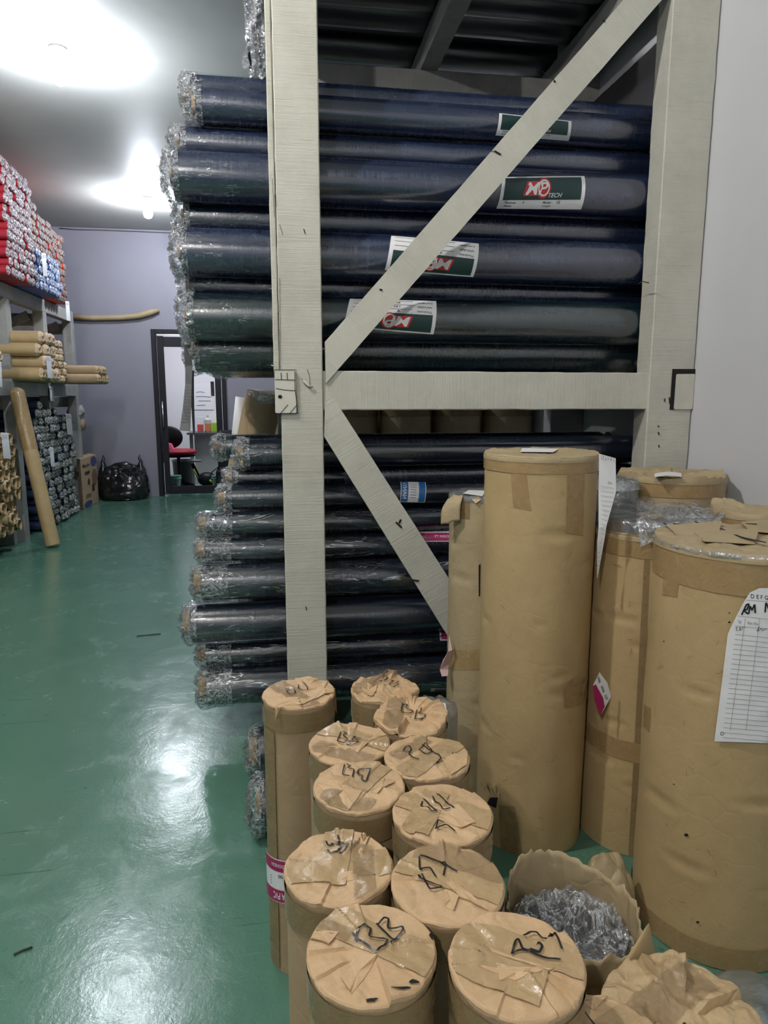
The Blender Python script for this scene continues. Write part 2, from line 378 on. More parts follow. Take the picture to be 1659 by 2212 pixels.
# door: black frame, leaf with glass, pull handle
dr = thing('door_1', None, None, (DX0, Y_FAR, 0)); dr['kind'] = 'structure'; dr['label'] = 'black framed glass door to the bright office'
fr = MB(); fw_ = .055
fr.box((fw_/2, .03, DZ/2), (fw_, .16, DZ)).box((DX1-DX0-fw_/2, .03, DZ/2), (fw_, .16, DZ)).box(((DX1-DX0)/2, .03, DZ-fw_/2), (DX1-DX0-2*fw_, .16, fw_))
fr.build('door_frame', M_BLACK, dr, smooth=False, bevel=.004)
lf = MB(); a, b = fw_+.012, DX1-DX0-fw_-.012; st = .080
lf.box((a+st/2, .03, DZ/2-.03), (st, .045, DZ-.11)).box((b-st/2, .03, DZ/2-.03), (st, .045, DZ-.11))
lf.box(((a+b)/2, .03, DZ-.16), (b-a-2*st, .045, .13)).box(((a+b)/2, .03, .075), (b-a-2*st, .045, .11))
leaf = lf.build('door_leaf', M_BLACK, dr, smooth=False, bevel=.004)
MB().box(((a+b)/2, .03, 1.11), (b-a-2*st, .006, 1.96)).build('glass_pane', M_GLASS, dr, smooth=False)
hd = MB(); hx = a+st*.45
hd.tube([(hx, -.05, .95), (hx, -.05, 1.30)], .012, 10).tube([(hx, .01, .99), (hx, -.05, .99)], .008, 8).tube([(hx, .01, 1.26), (hx, -.05, 1.26)], .008, 8)
hd.build('pull_handle', M_CHROME, dr)
MB().box(((a+b)/2, -.006, DZ-.068), (b-a, .012, .016)).build('door_closer_strip', M_CHROME, dr, smooth=False)
MB().box((a+.01, -.002, .25), (.010, .012, .42)).build('edge_strip', M_CHROME, dr, smooth=False)

# ceiling lamps
def lamp(x, y, label, glow=None):
    t = thing('ceiling_lamp', label, 'lamp', (x, y, CEIL-.22), 'bare bulbs along the aisle ceiling')
    h = MB().lathe([(0, .22), (.055, .22), (.055, .208), (.045, .20), (.036, .165), (.030, .155), (.030, .12), (.0, .12)], 28); h.build('lamp_holder', M_CERAM, t, auto=40)
    g = MB().lathe([(0, .0), (.018, .003), (.036, .015), (.047, .035), (.049, .055), (.043, .08), (.030, .105), (.022, .125), (0, .125)], 28)
    g.build('bulb', glow or M_GLOW, t)
lamp(*LAMPS[0], 'glaring white bulb on the ceiling at the top left, nearer of the two')
lamp(*LAMPS[1], 'smaller lit bulb in a white holder on the ceiling before the far wall')
lamp(*LAMPS[2], 'lit ceiling bulb over the aisle beside the standing kraft rolls', M_GLOWW)
lamp(*LAMPS[3], 'lit ceiling bulb over the aisle behind the viewer', M_GLOWW)
ol = thing('office_lamp', 'lit round ceiling lamp inside the bright office', 'lamp', (-1.0, 10.5, 2.80))
MB().lathe([(0, 0), (.15, 0), (.16, .03), (.16, .07), (0, .07)], 28).build('diffuser', emis('office_lamp_glow', (.95, .96, 1), 170), ol)

# ------------------------------------------------------------------ timber
def timber(name, parent, p0, p1, wd, th, side, mat=None, seed=0, jag=.0022):
    """board from p0 to p1; wd across 'side', th along the third axis"""
    p0, p1 = Vector(p0), Vector(p1); z = (p1-p0); L = z.length; z.normalize(); x = Vector(side); x = (x-z*x.dot(z)).normalized(); y = z.cross(x)
    n = max(6, int(L/.03)); prof = []; q = .0035
    for sx, sy in ((-1, -1), (1, -1), (1, 1), (-1, 1)):
        a, b = sx*wd/2, sy*th/2
        if sx*sy > 0: prof += [(a, b-sy*q), (a-sx*q, b)]
        else: prof += [(a-sx*q, b), (a, b-sy*q)]
    def fn(u, v):
        i = int(round(u*8)) % 8; a, b = prof[i]; zz = v*L
        j = noise.noise(Vector((a*40+seed, b*40, zz*9)))*jag+noise.noise(Vector((a*90, seed, zz*45)))*jag*.6
        return (a+math.copysign(j, a), b+math.copysign(j, b), zz)
    m = MB().grid(fn, 8, n, cu=True); N = 8
    m.f += [tuple(range(N-1, -1, -1)), tuple(n*N+k for k in range(N))]; m.m += [0, 0]
    o = m.build(name, mat or M_WOOD, parent, smooth=False)
    M = Matrix((x, y, z)).transposed().to_4x4(); M.translation = p0-Vector(parent.location)
    o.matrix_local = M; return o
def pxline(name, parent, a, b, wpx, Y, th, mat=None, seed=0):
    """a board lying in the plane y=Y between two sighted points, front face on Y"""
    p, q = onY(*a, Y), onY(*b, Y); s = (q-p).cross(Vector((0, 1, 0)))
    d = wpx
    return timber(name, parent, p+Vector((0, th/2, 0)), q+Vector((0, th/2, 0)), d, th, s, mat, seed)

rack = thing('storage_rack', 'tall white painted timber rack with posts, cross beam and diagonal braces', 'rack', (.08, RACK_Y, 0))
YF, TH = RACK_Y, .10
xl0 = onY(613, 1100, YF).x; xl1 = onY(701, 1100, YF).x
xr0 = onY(1392, 1000, YF).x; xr1 = onY(1484, 1000, YF).x
LP = (xl0+xl1)/2; RP = (xr0+xr1)/2; wl = xl1-xl0; wr = xr1-xr0
zb1 = onY(1000, 803, YF).z; zb0 = onY(1000, 885, YF).z; zt1 = zb1+1.32; zt0 = zb0+1.32
timber('post', rack, (LP, YF+TH/2, 0), (LP, YF+TH/2, CEIL-.02), wl, TH, (1, 0, 0), seed=1)
timber('cladding_plank', rack, (xl0-.0125, YF+TH/2+.004, zb1), (xl0-.0125, YF+TH/2+.004, CEIL-.02), .019, TH-.008, (1, 0, 0), seed=12)
timber('post', rack, (RP, YF+TH/2, 0), (RP, YF+TH/2, CEIL-.02), wr, TH, (1, 0, 0), seed=2)
timber('cross_beam', rack, (xl1+.001, YF+.05, (zb0+zb1)/2), (xr0-.001, YF+.05, (zb0+zb1)/2), zb1-zb0, .075, (0, 0, 1), seed=3)
# braces (front face proud of the beam)
def brace(a0, a1, b0, b1, Y, th, seed, mat=None, name='diagonal_brace'):
    """quad board: a0-a1 the left/lower end edge, b0-b1 the other end edge (sighted at plane Y)"""
    c = [onY(*p, Y) for p in (a0, a1, b1, b0)]
    n = 40; m = MB()
    def fr_(u, v, dy):
        p = (c[0].lerp(c[3], v)).lerp(c[1].lerp(c[2], v), u); j = noise.noise(Vector((u*3+seed, v*60, 0)))*.0022*(1 if u in (0, 1) else 0)
        dirn = (c[1]-c[0]).normalized(); return p+dirn*(j if u else -j)+Vector((0, dy, 0))
    m.grid(lambda u, v: fr_(u, v, 0), 6, n); m.grid(lambda u, v: fr_(1-u, v, th), 6, n)
    m.grid(lambda u, v: fr_(0, v, th*(1-u)), 2, n); m.grid(lambda u, v: fr_(1, v, th*u), 2, n)
    m.grid(lambda u, v: fr_(u, 0, th*(1-v)), 6, 2); m.grid(lambda u, v: fr_(u, 1, th*v), 6, 2)
    o = m.build(name, mat or M_WOOD, rack, smooth=False, world=True)
    # local frame with Z along the board so the saw marks run across it
    z = ((c[3]+c[2])/2-(c[0]+c[1])/2).normalized(); y = Vector((0, 1, 0)); x = y.cross(z).normalized()
    M = Matrix((x, y, z)).transposed().to_4x4(); o.data.transform(M.inverted()); o.matrix_local = M; return o
brace((702, 738), (704, 828), (1395, -55), (1478, -55), YF+.004, .045, 5)
brace((703, 832), (700, 942), (1000, 1297), (1000, 1427), YF+.004, .045, 6)
# second brace further in, and second frame with shade put into its timber colour
Y2 = YF+.95
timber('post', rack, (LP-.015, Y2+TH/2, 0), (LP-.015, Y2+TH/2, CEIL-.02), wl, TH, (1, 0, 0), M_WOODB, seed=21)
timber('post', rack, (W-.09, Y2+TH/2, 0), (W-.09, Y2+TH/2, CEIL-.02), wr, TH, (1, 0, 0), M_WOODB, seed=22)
zc1 = onY(900, 146, Y2).z; zc0 = onY(900, 196, Y2).z
SH3 = zc1+.0
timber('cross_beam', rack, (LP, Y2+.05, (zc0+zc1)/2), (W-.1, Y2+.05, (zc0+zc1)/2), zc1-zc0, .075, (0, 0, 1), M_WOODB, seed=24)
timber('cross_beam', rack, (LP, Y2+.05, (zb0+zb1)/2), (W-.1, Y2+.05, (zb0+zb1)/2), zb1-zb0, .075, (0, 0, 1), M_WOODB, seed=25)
# long rails running away from us; shelf two at beam height with its end grain showing
e0 = onY(593, 800, YF-.012); e1 = onY(640, 892, YF-.012)
def rail(x, z0, z1, wd, ya, yb, seed, name='shelf_rail'):
    return timber(name, rack, (x, ya, (z0+z1)/2), (x, yb, (z0+z1)/2), wd, z1-z0, (1, 0, 0), seed=seed)
rail((e0.x+e1.x)/2, e1.z, e0.z, e1.x-e0.x, YF-.012, Y2+1.5, 31)
n0 = onY(1452, 797, YF); n1 = onY(1497, 885, YF)
eg = MB()   # dark joint gaps, splits and bolt hole of the rail's end grain, set in the timber
fe = lambda x, y: onY(x, y, YF-.0135)
strokes(eg, fe, [[(592, 799), (618, 799), (641, 799)], [(637, 802), (637, 838), (641, 870), (643, 892)], [(607, 805), (608, 820)], [(620, 805), (621, 821)], [(594, 820), (637, 821)], [(596, 839), (612, 842), (637, 844)], [(595, 893), (618, 893), (645, 893)], [(606, 893), (622, 874)], [(626, 893), (640, 876)]], 1.4, 0)
ellq(eg, fe, 605, 857, 4.5, 4, 0, 12)
eg.build('joint_crack', M_DARK, rack, smooth=False, world=True)
fp = lambda x, y: onY(x, y, YF-.0032)
def marks(name, f, lst, wd):
    for q in lst:
        m = MB(); strokes(m, f, [q], wd, 0); m.build(name, M_DARK, rack, smooth=False, world=True)
marks('crack', fp, [[(604, 600), (605, 700), (606, 797)], [(664, 798), (669, 815), (670, 838)], [(604, 485), (611, 508)], [(651, 818), (660, 833), (669, 836)], [(588, 385), (593, 470)], [(700, 900), (699, 935)]], .9)
marks('nail_hole', fp, [[(656, 494), (659, 505)], [(661, 1310), (662, 1318)], [(594, 420), (596, 445)]], 1.8)
fp2 = lambda x, y: onY(x, y, YF-.0032)
marks('nail_hole', fp2, [[(1436, 861), (1436, 868)], [(1446, 858), (1447, 873)], [(1422, 919), (1423, 923)], [(1422, 933), (1424, 940)], [(1423, 961), (1424, 967)]], 2.6)
fp3 = lambda x, y: onY(x, y, YF+.001)
marks('nail_hole', fp3, [[(1302, 43), (1307, 47)], [(1235, 91), (1237, 94)], [(1068, 326), (1082, 334)], [(1197, 174), (1199, 178)], [(820, 625), (826, 627)], [(855, 1128), (868, 1140)], [(862, 1131), (866, 1122)], [(889, 1253), (905, 1255)]], 4.0)
marks('crack', fp3, [[(1172, 154), (1200, 175)], [(1045, 320), (1068, 328)]], 1.2)
# notch in the right post with a rail end inside it
nb = MB(); nm = (n0+n1)/2
nb.box((nm.x, YF-.001, nm.z), (n1.x-n0.x, .006, n0.z-n1.z)); nb.build('rail_notch', M_DARK, rack, smooth=False, world=True)
q0 = onY(1461, 808, YF-.005); q1 = onY(1495, 884, YF-.005)
timber('shelf_rail', rack, ((q0.x+q1.x)/2, YF-.006, (q0.z+q1.z)/2), ((q0.x+q1.x)/2, YF+.02, (q0.z+q1.z)/2), q1.x-q0.x, q0.z-q1.z, (1, 0, 0), seed=33)
rail(xr1-.10, zb0, zb1, .05, YF+TH+.002, Y2+1.5, 34)
timber('shade_board', rack, (W-.02, YF+TH, 2.585), (W-.02, Y2+1.0, 2.585), .02, .36, (1, 0, 0), flat('painted_wall_shade', (.035, .035, .04), .7), 45)  # added board, its dark colour stands in for the unlit wall
# upper level rails
um = onZ(925, 192, zc0); zu0 = zc0+.005; zu1 = zt1
umx = onY(927, 192, Y2).x
for x, sd in ((LP-.02, 41), (umx, 42), (onY(1222, 235, Y2).x, 43)):
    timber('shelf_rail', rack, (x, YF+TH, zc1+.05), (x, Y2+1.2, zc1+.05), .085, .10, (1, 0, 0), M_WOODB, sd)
timber('cross_beam', rack, (LP, YF+TH+.045, zc1-.06+.11), (W-.1, YF+TH+.045, zc1-.06+.11), .1, .05, (0, 0, 1), seed=44) if False else None
tw = MB().tube([onY(1380, 613, YF+.02), onY(1388, 608, YF-.02), onY(1402, 611, YF-.03)], .0022, 6)
tw.build('bent_nail', flat('rusty_nail', (.10, .07, .05), .6, .6), rack, world=True)
tw = MB().tube([onY(586, 789, YF), onY(594, 791, YF-.01)], .0018, 6).tube([onY(655, 822, YF-.004), onY(667, 834, YF-.012), onY(675, 836, YF-.008)], .004, 6)
tw.build('splinter', M_WOOD, rack, world=True)
print('RACK', LP, RP, zb0, zb1, zc0, zc1, umx)

# ------------------------------------------------------------------ lying film rolls
def xnoise(p, s): return noise.noise(Vector(p)*s)
def film_roll(label, x0, x1, y, z, r, mat=M_FILM, core=.014, wrap=.30, full=False, group=None, name='film_roll', core_r=.42, bag=.038, endcap=True):
    t = thing(name, label, 'roll', (x0, y, z-r), group); L = x1-x0; sd = random.random()*50; c = (0, 0, r)
    n = 36; k = int(L/.05)+2
    def body(u, v):
        a = u*2*PI; X = .004+v*(L-.004); e = min(1, (L-X)/.03+.6) if X > L-.012 else 1
        rr = (r-.0012+.0016*xnoise((math.cos(a)*.6, math.sin(a)*.6, X*.9+sd), 1.6)+.0007*xnoise((a*1.1, sd, X*3), 2))*e
        return (X, c[1]-rr*math.sin(a), c[2]+rr*math.cos(a))
    m = MB().grid(body, n, k, cu=True)
    m.lathe([(r-.001, .004), (r*.93, -.001), (r*core_r, -.002)], n, c=c, axis='X'); m.lathe([(r-.001, L), (r*core_r, L+.001)], n, c=c, axis='X')
    m.build('film_body', mat, t)
    cr = r*core_r
    MB().lathe([(cr*.72, .02), (cr*.72, -core), (cr, -core), (cr, .0)], 24, c=c, axis='X').lathe([(cr*.75, .03), (0, .03)], 24, c=c, axis='X', m=1).build('cardboard_core', [M_CORE, M_DARK], t, auto=40)
    if wrap:
        wl_ = L-.02 if full else wrap
        def wf(u, v):
            a = u*2*PI; 
            if v < .45:
                q = v/.45; X = -bag*math.cos(q*PI/2)-.004; R_ = cr*.35+(r+.006-cr*.35)*math.sin(q*PI/2)**.8; am = .016
            else:
                q = (v-.45)/.55; X = q*wl_; R_ = r+.0022+.003*(1-q); am = .0016 if q > .12 else .005
            j = xnoise((math.cos(a)*2, math.sin(a)*2, X*16+sd), 2.3)*am+xnoise((math.cos(a)*6, math.sin(a)*6, X*25-sd), 2)*am*.5
            if v < .45: X += xnoise((math.cos(a)*5, sd, math.sin(a)*5+v*4), 1.7)*.022
            R_ = max(R_+j, cr*.2 if v < .45 else r+.0006)
            return (X, -R_*math.sin(a), r+R_*math.cos(a))
        MB().grid(lambda u, v: wf(u, .45+v*.55), 56, 24, cu=True).build('plastic_wrap', M_CLEAR if not full else M_STRETCH, t)
        MB().grid(lambda u, v: wf(u, v*.48), 64, 26, cu=True).build('plastic_cap', M_CAP, t)
    return t
def fit(py0, py1, Y, px=520):
    a = onY(px, py0, Y); b = onY(px, py1, Y)   # tangent rays in the depth/height plane
    f1, f2 = math.atan2(a.z-CAMZ, Y), math.atan2(b.z-CAMZ, Y); m = (f1+f2)/2
    return CAMZ+Y*math.tan(m), Y/math.cos(m)*math.sin(abs(f1-f2)/2)
def left_x(px, py, Y): return onY(px, py, Y).x
RR = .0845; Yf = YF+TH+RR+.004
XR = W-.012
def decal_x(parent, name, quad, Y, Z, r, draw, mats):
    """label on a lying roll: quad = sighted corners (u0v0,u1v0,u1v1,u0v1)"""
    c = [cyl_x(x, y, Y, Z, r) for x, y in quad]
    def fn(u, v, e=.0014):
        e = .0014+(e-.0014)*2.2; X = (c[0][0]*(1-u)+c[1][0]*u)*(1-v)+(c[3][0]*(1-u)+c[2][0]*u)*v; A = (c[0][1]*(1-u)+c[1][1]*u)*(1-v)+(c[3][1]*(1-u)+c[2][1]*u)*v
        return Vector((X, Y-(r+e)*math.cos(A), Z+(r+e)*math.sin(A)))
    m = MB(); draw(m, fn); return m.build(name, mats, parent, world=True)
LM = [M_PAPER, M_LGREEN, M_RED, M_INK]
def draw_mp(m, fn):
    rectq(m, fn, 0, 0, 1, 1, 0, 12, 10); g = lambda u, v: fn(u, v, .0018); h = lambda u, v: fn(u, v, .0022); k = lambda u, v: fn(u, v, .0030)
    rectq(m, g, .04, .30, .955, .955, 1, 12, 8)
    ellq(m, h, .50, .64, .085, .30, 2); m.grid(lambda a, b: h(.265+.19*a+.035*b, .42+.42*b), 4, 5, 2)
    ellq(m, k, .50, .64, .068, .24, 0, 28, .78)
    put_text(m, k, 'MP', .29, .45, .53, .80, 0, .03); put_text(m, k, 'TECH', .55, .37, .71, .49, 0, .015)
    put_text(m, g, 'Thickness', .07, .19, .20, .26, 3); put_text(m, g, 'Model :', .52, .19, .63, .26, 3); put_text(m, g, '135', .68, .19, .72, .26, 3)
    put_text(m, g, 'Width', .07, .07, .16, .14, 3); put_text(m, g, 'Length', .52, .07, .62, .14, 3); put_text(m, g, '8', .28, .19, .295, .26, 3)
def draw_mp2(m, fn):   # lower half printed form, upside down on the roll
    rectq(m, fn, 0, 0, 1, 1, 0, 12, 10); g = lambda u, v: fn(u, v, .0018); h = lambda u, v: fn(u, v, .0022); k = lambda u, v: fn(u, v, .0030)
    rectq(m, g, .04, .48, .955, .955, 1, 12, 8)
    ellq(m, h, .52, .70, .085, .23, 2); m.grid(lambda a, b: h(.265+.19*a+.035*b, .55+.31*b), 4, 5, 2); ellq(m, k, .52, .70, .068, .19, 0, 28, .78)
    put_text(m, k, 'MP', .29, .57, .55, .83, 0, .03); put_text(m, k, 'TECH', .57, .52, .75, .62, 0, .015)
    for i, (s, n) in enumerate((('Thickness', '8'), ('Width', '135'), ('Length', '500'))):
        y = .38-i*.14; put_text(m, g, s, .05, y, .22, y+.06, 3); put_text(m, g, n, .42, y, .42+.025*len(n), y+.06, 3)
        rectq(m, g, .28, y-.035, .95, y-.025, 3)
    rectq(m, g, .28, .04, .284, .46, 3); rectq(m, g, .60, .04, .604, .46, 3)

UP_ROLLS = [  # top, bottom, left end, recess, label
 ('a', 157, 214, 415, .055, 'navy film roll topmost on the shelf stack behind the white post'),
 ('b', 203, 266, 425, .045, 'navy film roll second from the top with a half hidden label'),
 ('c', 258, 300, 425, .09, 'navy film roll third from the top, peeping between larger ones'),
 ('d', 290, 348, 392, .09, 'navy film roll directly above the one with the upright green label'),
 ('e', 336, 437, 378, 0, 'fat navy film roll with an upright green and red label at right'),
 ('f', 432, 505, 402, .07, 'navy film roll set back between the upright label and the crossed label roll'),
 ('g', 499, 598, 396, 0, 'fat navy film roll with an upside down label under the brace middle'),
 ('h', 592, 645, 412, .10, 'thin looking navy film roll set back between the two upside down labels'),
 ('i', 636, 736, 410, 0, 'navy film roll with an upside down label low beside the white post'),
 ('j', 730, 822, 424, .05, 'lowest navy film roll resting on the shelf rail above the cross beam')]
ur = {}
prev = None
for k, a, b, xl, rec, lab in UP_ROLLS:
    Y = Yf+rec; z, r = fit(a, b, Y)
    if k in 'efghij': r = RR if k != 'h' else .07
    if k == 'j': z = zb1+r+.002
    if k in 'abcd': r = max(r, .06)
    ur[k] = [Y, z, r]
# settle the stack so that neighbours touch without passing through each other
ks = 'jihgfedcba'
for i in range(1, len(ks)):
    for q in ks[max(0, i-2):i]:
        A, B = ur[ks[i]], ur[q]; dz = A[1]-B[1]; dy = A[0]-B[0]; need = A[2]+B[2]+.003
        if dz*dz+dy*dy < need*need:
            if A[0] > B[0]+.001 or ks[i] in 'fhdc': A[0] = B[0]+math.sqrt(max(need*need-dz*dz, 0))
            elif B[0] > A[0]: B[0] = A[0]+math.sqrt(max(need*need-dz*dz, 0))
            else: A[1] = B[1]+math.sqrt(max(need*need-dy*dy, 0))
for k, a, b, xl, rec, lab in UP_ROLLS:
    Y, z, r = ur[k]; print('UP', k, [round(v, 3) for v in ur[k]])
    o = film_roll(lab, left_x(xl, (a+b)/2, Y), XR-random.uniform(.0, .05), Y, z, r, M_FILM if k in 'abcdefgh' else M_FILMG, wrap=.42, core_r=.55 if k in 'bh' else .42)
    ur[k].append(o)
Y, z, r, o = ur['e']; decal_x(o, 'product_label', [(1072, 450), (1255, 452), (1262, 381), (1084, 383)], Y, z, r, draw_mp, LM)
Y, z, r, o = ur['g']; decal_x(o, 'product_label', [(1034, 527), (845, 510), (831, 583), (1022, 598)], Y, z, r, draw_mp2, LM)
Y, z, r, o = ur['i']; decal_x(o, 'product_label', [(942, 651), (756, 646), (741, 706), (936, 722)], Y, z, r, draw_mp2, LM)
Y, z, r, o = ur['b']; decal_x(o, 'product_label', [(1070, 292), (1228, 304), (1234, 262), (1078, 245)], Y, z, r, draw_mp, LM)
# the rows behind them on the same shelf, ends just visible below and between
jy = ur['j'][0]
for i in range(4):
    y = jy+.175*(i+1); xo = -.25+.02*math.sin(i*3)
    film_roll('navy film roll in the bottom row farther back on the shelf' , xo, XR-.02, y, zb1+RR+.002, RR, M_FILMG, wrap=.10, group='navy rolls in the hidden bottom row')
for i in range(3):
    y = jy+.175*(i+1)+.088
    film_roll('navy film roll in the second row farther back on the shelf', -.27+.02*math.sin(i*5), XR-.02, y, zb1+RR*2.75+.002, RR, M_FILM, wrap=.10, group='navy rolls in the hidden second row')

for k in range(2, 8):  # added rolls filling the bay to hide lit wall and block light
    for i in range(0, 4):
        y = jy+.175*(i+1)-(.088 if k % 2 else 0)+.03; z = zb1+RR+.004+.156*k
        if y < max(v[0] for v in ur.values())+.17 or y > Y2-.10 or z > 2.53: continue
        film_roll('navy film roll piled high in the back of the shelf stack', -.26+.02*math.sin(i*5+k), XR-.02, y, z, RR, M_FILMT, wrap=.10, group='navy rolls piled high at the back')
# lower stack inside the rack
LOW = [
 ('k', 938, 992, 478, .42, M_FILMG, 'green black film roll farthest back at the top of the lower stack'),
 ('l', 947, 1012, 527, .10, M_FILMK, 'wrapped navy film roll uppermost in front of the lower stack'),  # navy roll in black film, the shade under the beam put into its colour
 ('m', 1012, 1052, 503, .16, M_FILMK, 'thin dark film roll below the uppermost wrapped roll'),
 ('n', 1047, 1103, 489, .05, M_FILMK, 'black film roll whose end shows beside the raw plank'),
 ('o', 1103, 1158, 447, .03, M_FILMK, 'shrink wrapped black film roll with a core end, eighth from the floor stack bottom'),
 ('p', 1156, 1216, 444, .02, M_FILMK, 'shrink wrapped black film roll carrying the magenta printed label'),
 ('q', 1213, 1298, 438, 0, M_FILMK, 'shrink wrapped black film roll with loose plastic over its brown core'),
 ('r', 1298, 1384, 415, 0, M_FILMK, 'black film roll sticking out farthest left with a big cardboard core'),
 ('s', 1380, 1438, 446, .03, M_FILMK, 'shrink wrapped black film roll just under the one sticking out farthest'),
 ('t', 1434, 1524, 448, 0, M_FILMK, 'lowest wrapped black film roll sticking out over the green floor')]
lr = {}
for k, a, b, xl, rec, mat, lab in LOW:
    Y = Yf+rec; z, r = fit(a, b, Y); r = min(max(r, .045), .085); lr[k] = [Y, z, r]
ks = 'tsrqponml'
for i in range(1, len(ks)):
    A, B = lr[ks[i]], lr[ks[i-1]]; dz = A[1]-B[1]; dy = A[0]-B[0]; need = A[2]+B[2]+.006
    if dz*dz+dy*dy < need*need:
        g = need-math.hypot(dz, dy); A[2] -= g*.5; B[2] -= g*.5
for k, a, b, xl, rec, mat, lab in LOW:
    Y, z, r = lr[k]; print('LOW', k, [round(v, 3) for v in lr[k]])
    o = film_roll(lab, left_x(xl, (a+b)/2, Y), XR-.02, Y, z, r, mat, wrap=.45, full=k in 'opqst', core=.03, core_r=.62 if k in 'opqrst' else .45, bag=.035)
    lr[k].append(o)
Y, z, r, o = lr['p']
def draw_mag(m, fn):
    rectq(m, fn, 0, 0, 1, 1, 0, 8, 6); g = lambda u, v: fn(u, v, .0018); rectq(m, g, .04, .05, 1, .62, 1, 8, 4); put_text(m, lambda u, v: fn(u, v, .0022), 'PT INDONESIA NAN', .35, .25, .98, .42, 0)
Yp, zp = lr['o'][0], lr['o'][1]
decal_x(lr['p'][3], 'printed_label', [(903, 1170), (1010, 1170), (1010, 1146), (892, 1143)], Y, z, r, draw_mag, [M_PAPER, M_MAG])
def draw_nan(m, fn):
    rectq(m, fn, 0, 0, 1, 1, 0, 6, 8); g = lambda u, v: fn(u, v, .0018); rectq(m, g, .03, .03, .30, .97, 1, 2, 8); rectq(m, g, .72, .03, .97, .97, 1, 2, 8)
    put_text(m, lambda u, v: fn(.08+v*.16, .15+u*.7, .0022), 'NANYA', 0, 0, 1, 1, 0)
    for i in range(6): rectq(m, g, .38, .2+i*.1, .62, .215+i*.1, 2)
Y, z, r, o = lr['n']; decal_x(o, 'printed_label', [(863, 1084), (917, 1085), (919, 1042), (864, 1039)], Y, z, r, draw_nan, [M_PAPER, M_BLUEL, M_INK])
def draw_red(m, fn):
    rectq(m, fn, 0, 0, 1, 1, 0, 4, 4); rectq(m, lambda u, v: fn(u, v, .0018), .1, .1, .95, .9, 1, 4, 4)
Y, z, r, o = lr['s']; decal_x(o, 'printed_label', [(950, 1384), (985, 1384), (985, 1362), (948, 1362)], Y, z, r, draw_red, [M_PAPER, M_MAG])
Y, z, r, o = lr['t']; decal_x(o, 'printed_label', [(931, 1510), (1010, 1510), (1010, 1486), (931, 1486)], Y, z, r, draw_red, [M_PAPER, M_MAG])
# rows behind in the lower stack and at the floor
for i in range(6):
    film_roll('black film roll lying deeper inside the lower rack bay', -.16+.03*math.sin(i*4), XR-.03, Yf+.24+.16*(i % 2), .20+.155*i, .075, M_FILMK, wrap=.08, group='black rolls deeper in the lower bay')
film_roll('brown cored dark film roll lying on the floor left of the post foot', left_x(556, 1580, 2.33), .50, 2.33, .093, .085, M_FILMK, wrap=.2, core_r=.6, core=.03)
film_roll('plastic wrapped dark film roll on the floor half hidden behind the leftmost kraft roll', left_x(566, 1765, 2.0), .44, 2.0, .093, .09, M_FILMK, wrap=.2, core_r=.5)
for i, x in enumerate((.12, .445, .77, 1.095, 1.418, .28, .61, .93, 1.26)):
    t = thing('kraft_roll', 'tall kraft roll standing in the dark next bay behind the black rolls', 'roll', (x, 4.15+.03*(i % 2) if i < 5 else 4.45, 0), 'kraft rolls in the dark next bay')
    MB().lathe([(0, 1.34), (.13, 1.34), (.15, 1.335), (.155, 1.32), (.155, .001)], 40).build('wrapped_body', M_KOLD, t, auto=50)
    MB().lathe([(.157, 1.30), (.1572, 1.24)], 40).build('tape_band', M_TAPED, t)
# bearers that carry the lower stack
bt = thing('timber_bearer', 'low timber bearer carrying the lower stack of black rolls', 'timber', (.45, YF+.5, 0))
tz = lr['t'][1]-lr['t'][2]
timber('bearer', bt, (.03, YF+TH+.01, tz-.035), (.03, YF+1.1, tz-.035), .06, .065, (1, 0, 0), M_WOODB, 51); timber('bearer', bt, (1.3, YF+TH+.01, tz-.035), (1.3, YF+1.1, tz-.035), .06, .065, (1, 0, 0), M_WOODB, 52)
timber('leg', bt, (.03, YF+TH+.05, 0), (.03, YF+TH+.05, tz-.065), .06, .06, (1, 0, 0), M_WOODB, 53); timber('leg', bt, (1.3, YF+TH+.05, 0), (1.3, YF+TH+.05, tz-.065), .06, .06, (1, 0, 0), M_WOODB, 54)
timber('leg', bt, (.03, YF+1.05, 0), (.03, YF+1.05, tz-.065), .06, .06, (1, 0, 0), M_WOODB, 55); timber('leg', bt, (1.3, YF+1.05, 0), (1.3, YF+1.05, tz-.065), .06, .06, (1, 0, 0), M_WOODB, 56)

# top shelf rolls seen from below
zs = zc1+.10
first = None
for row in range(3):
    for i in range(10):
        y = YF+TH+.085+i*.166+(row % 2)*.083; z = zs+.083+row*.146
        if z+.08 > CEIL-.03 or abs(y-Y2-.05) < .14: continue
        lab = 'dark blue film roll on the top shelf seen from below' if row == 0 else 'dark blue film roll piled higher on the top shelf'
        x0 = (onY(552, 60, y).x if row else onY(575, 140, y).x)
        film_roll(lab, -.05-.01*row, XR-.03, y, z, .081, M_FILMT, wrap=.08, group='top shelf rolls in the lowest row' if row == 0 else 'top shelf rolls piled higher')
ts = thing('plastic_sheet', 'crumpled clear plastic hanging over the top shelf roll ends beside the post', 'plastic sheet', (-.1, YF+.15, 2.5))
def sheet(u, v):
    px = 538+u*42+8*math.sin(v*9); py = -30+v*198; p = onY(px, py, YF+.12+.02*math.sin(u*9+v*5)); n_ = xnoise((u*6, v*18, 3), 1)
    return p+Vector((0, n_*.04, 0))+Vector((xnoise((v*20, u*3, 9), 1)*.012, 0, 0))
MB().grid(sheet, 14, 60).build('sheet', M_CLEARB, ts, world=True)
MB().grid(lambda u, v: onY(527+u*14+5*math.sin(v*6+u), 78+v*70, YF+.10+.02*xnoise((u*4, v*9, 1), 1)), 6, 24).build('torn_edge', M_CLEARB, ts, world=True)
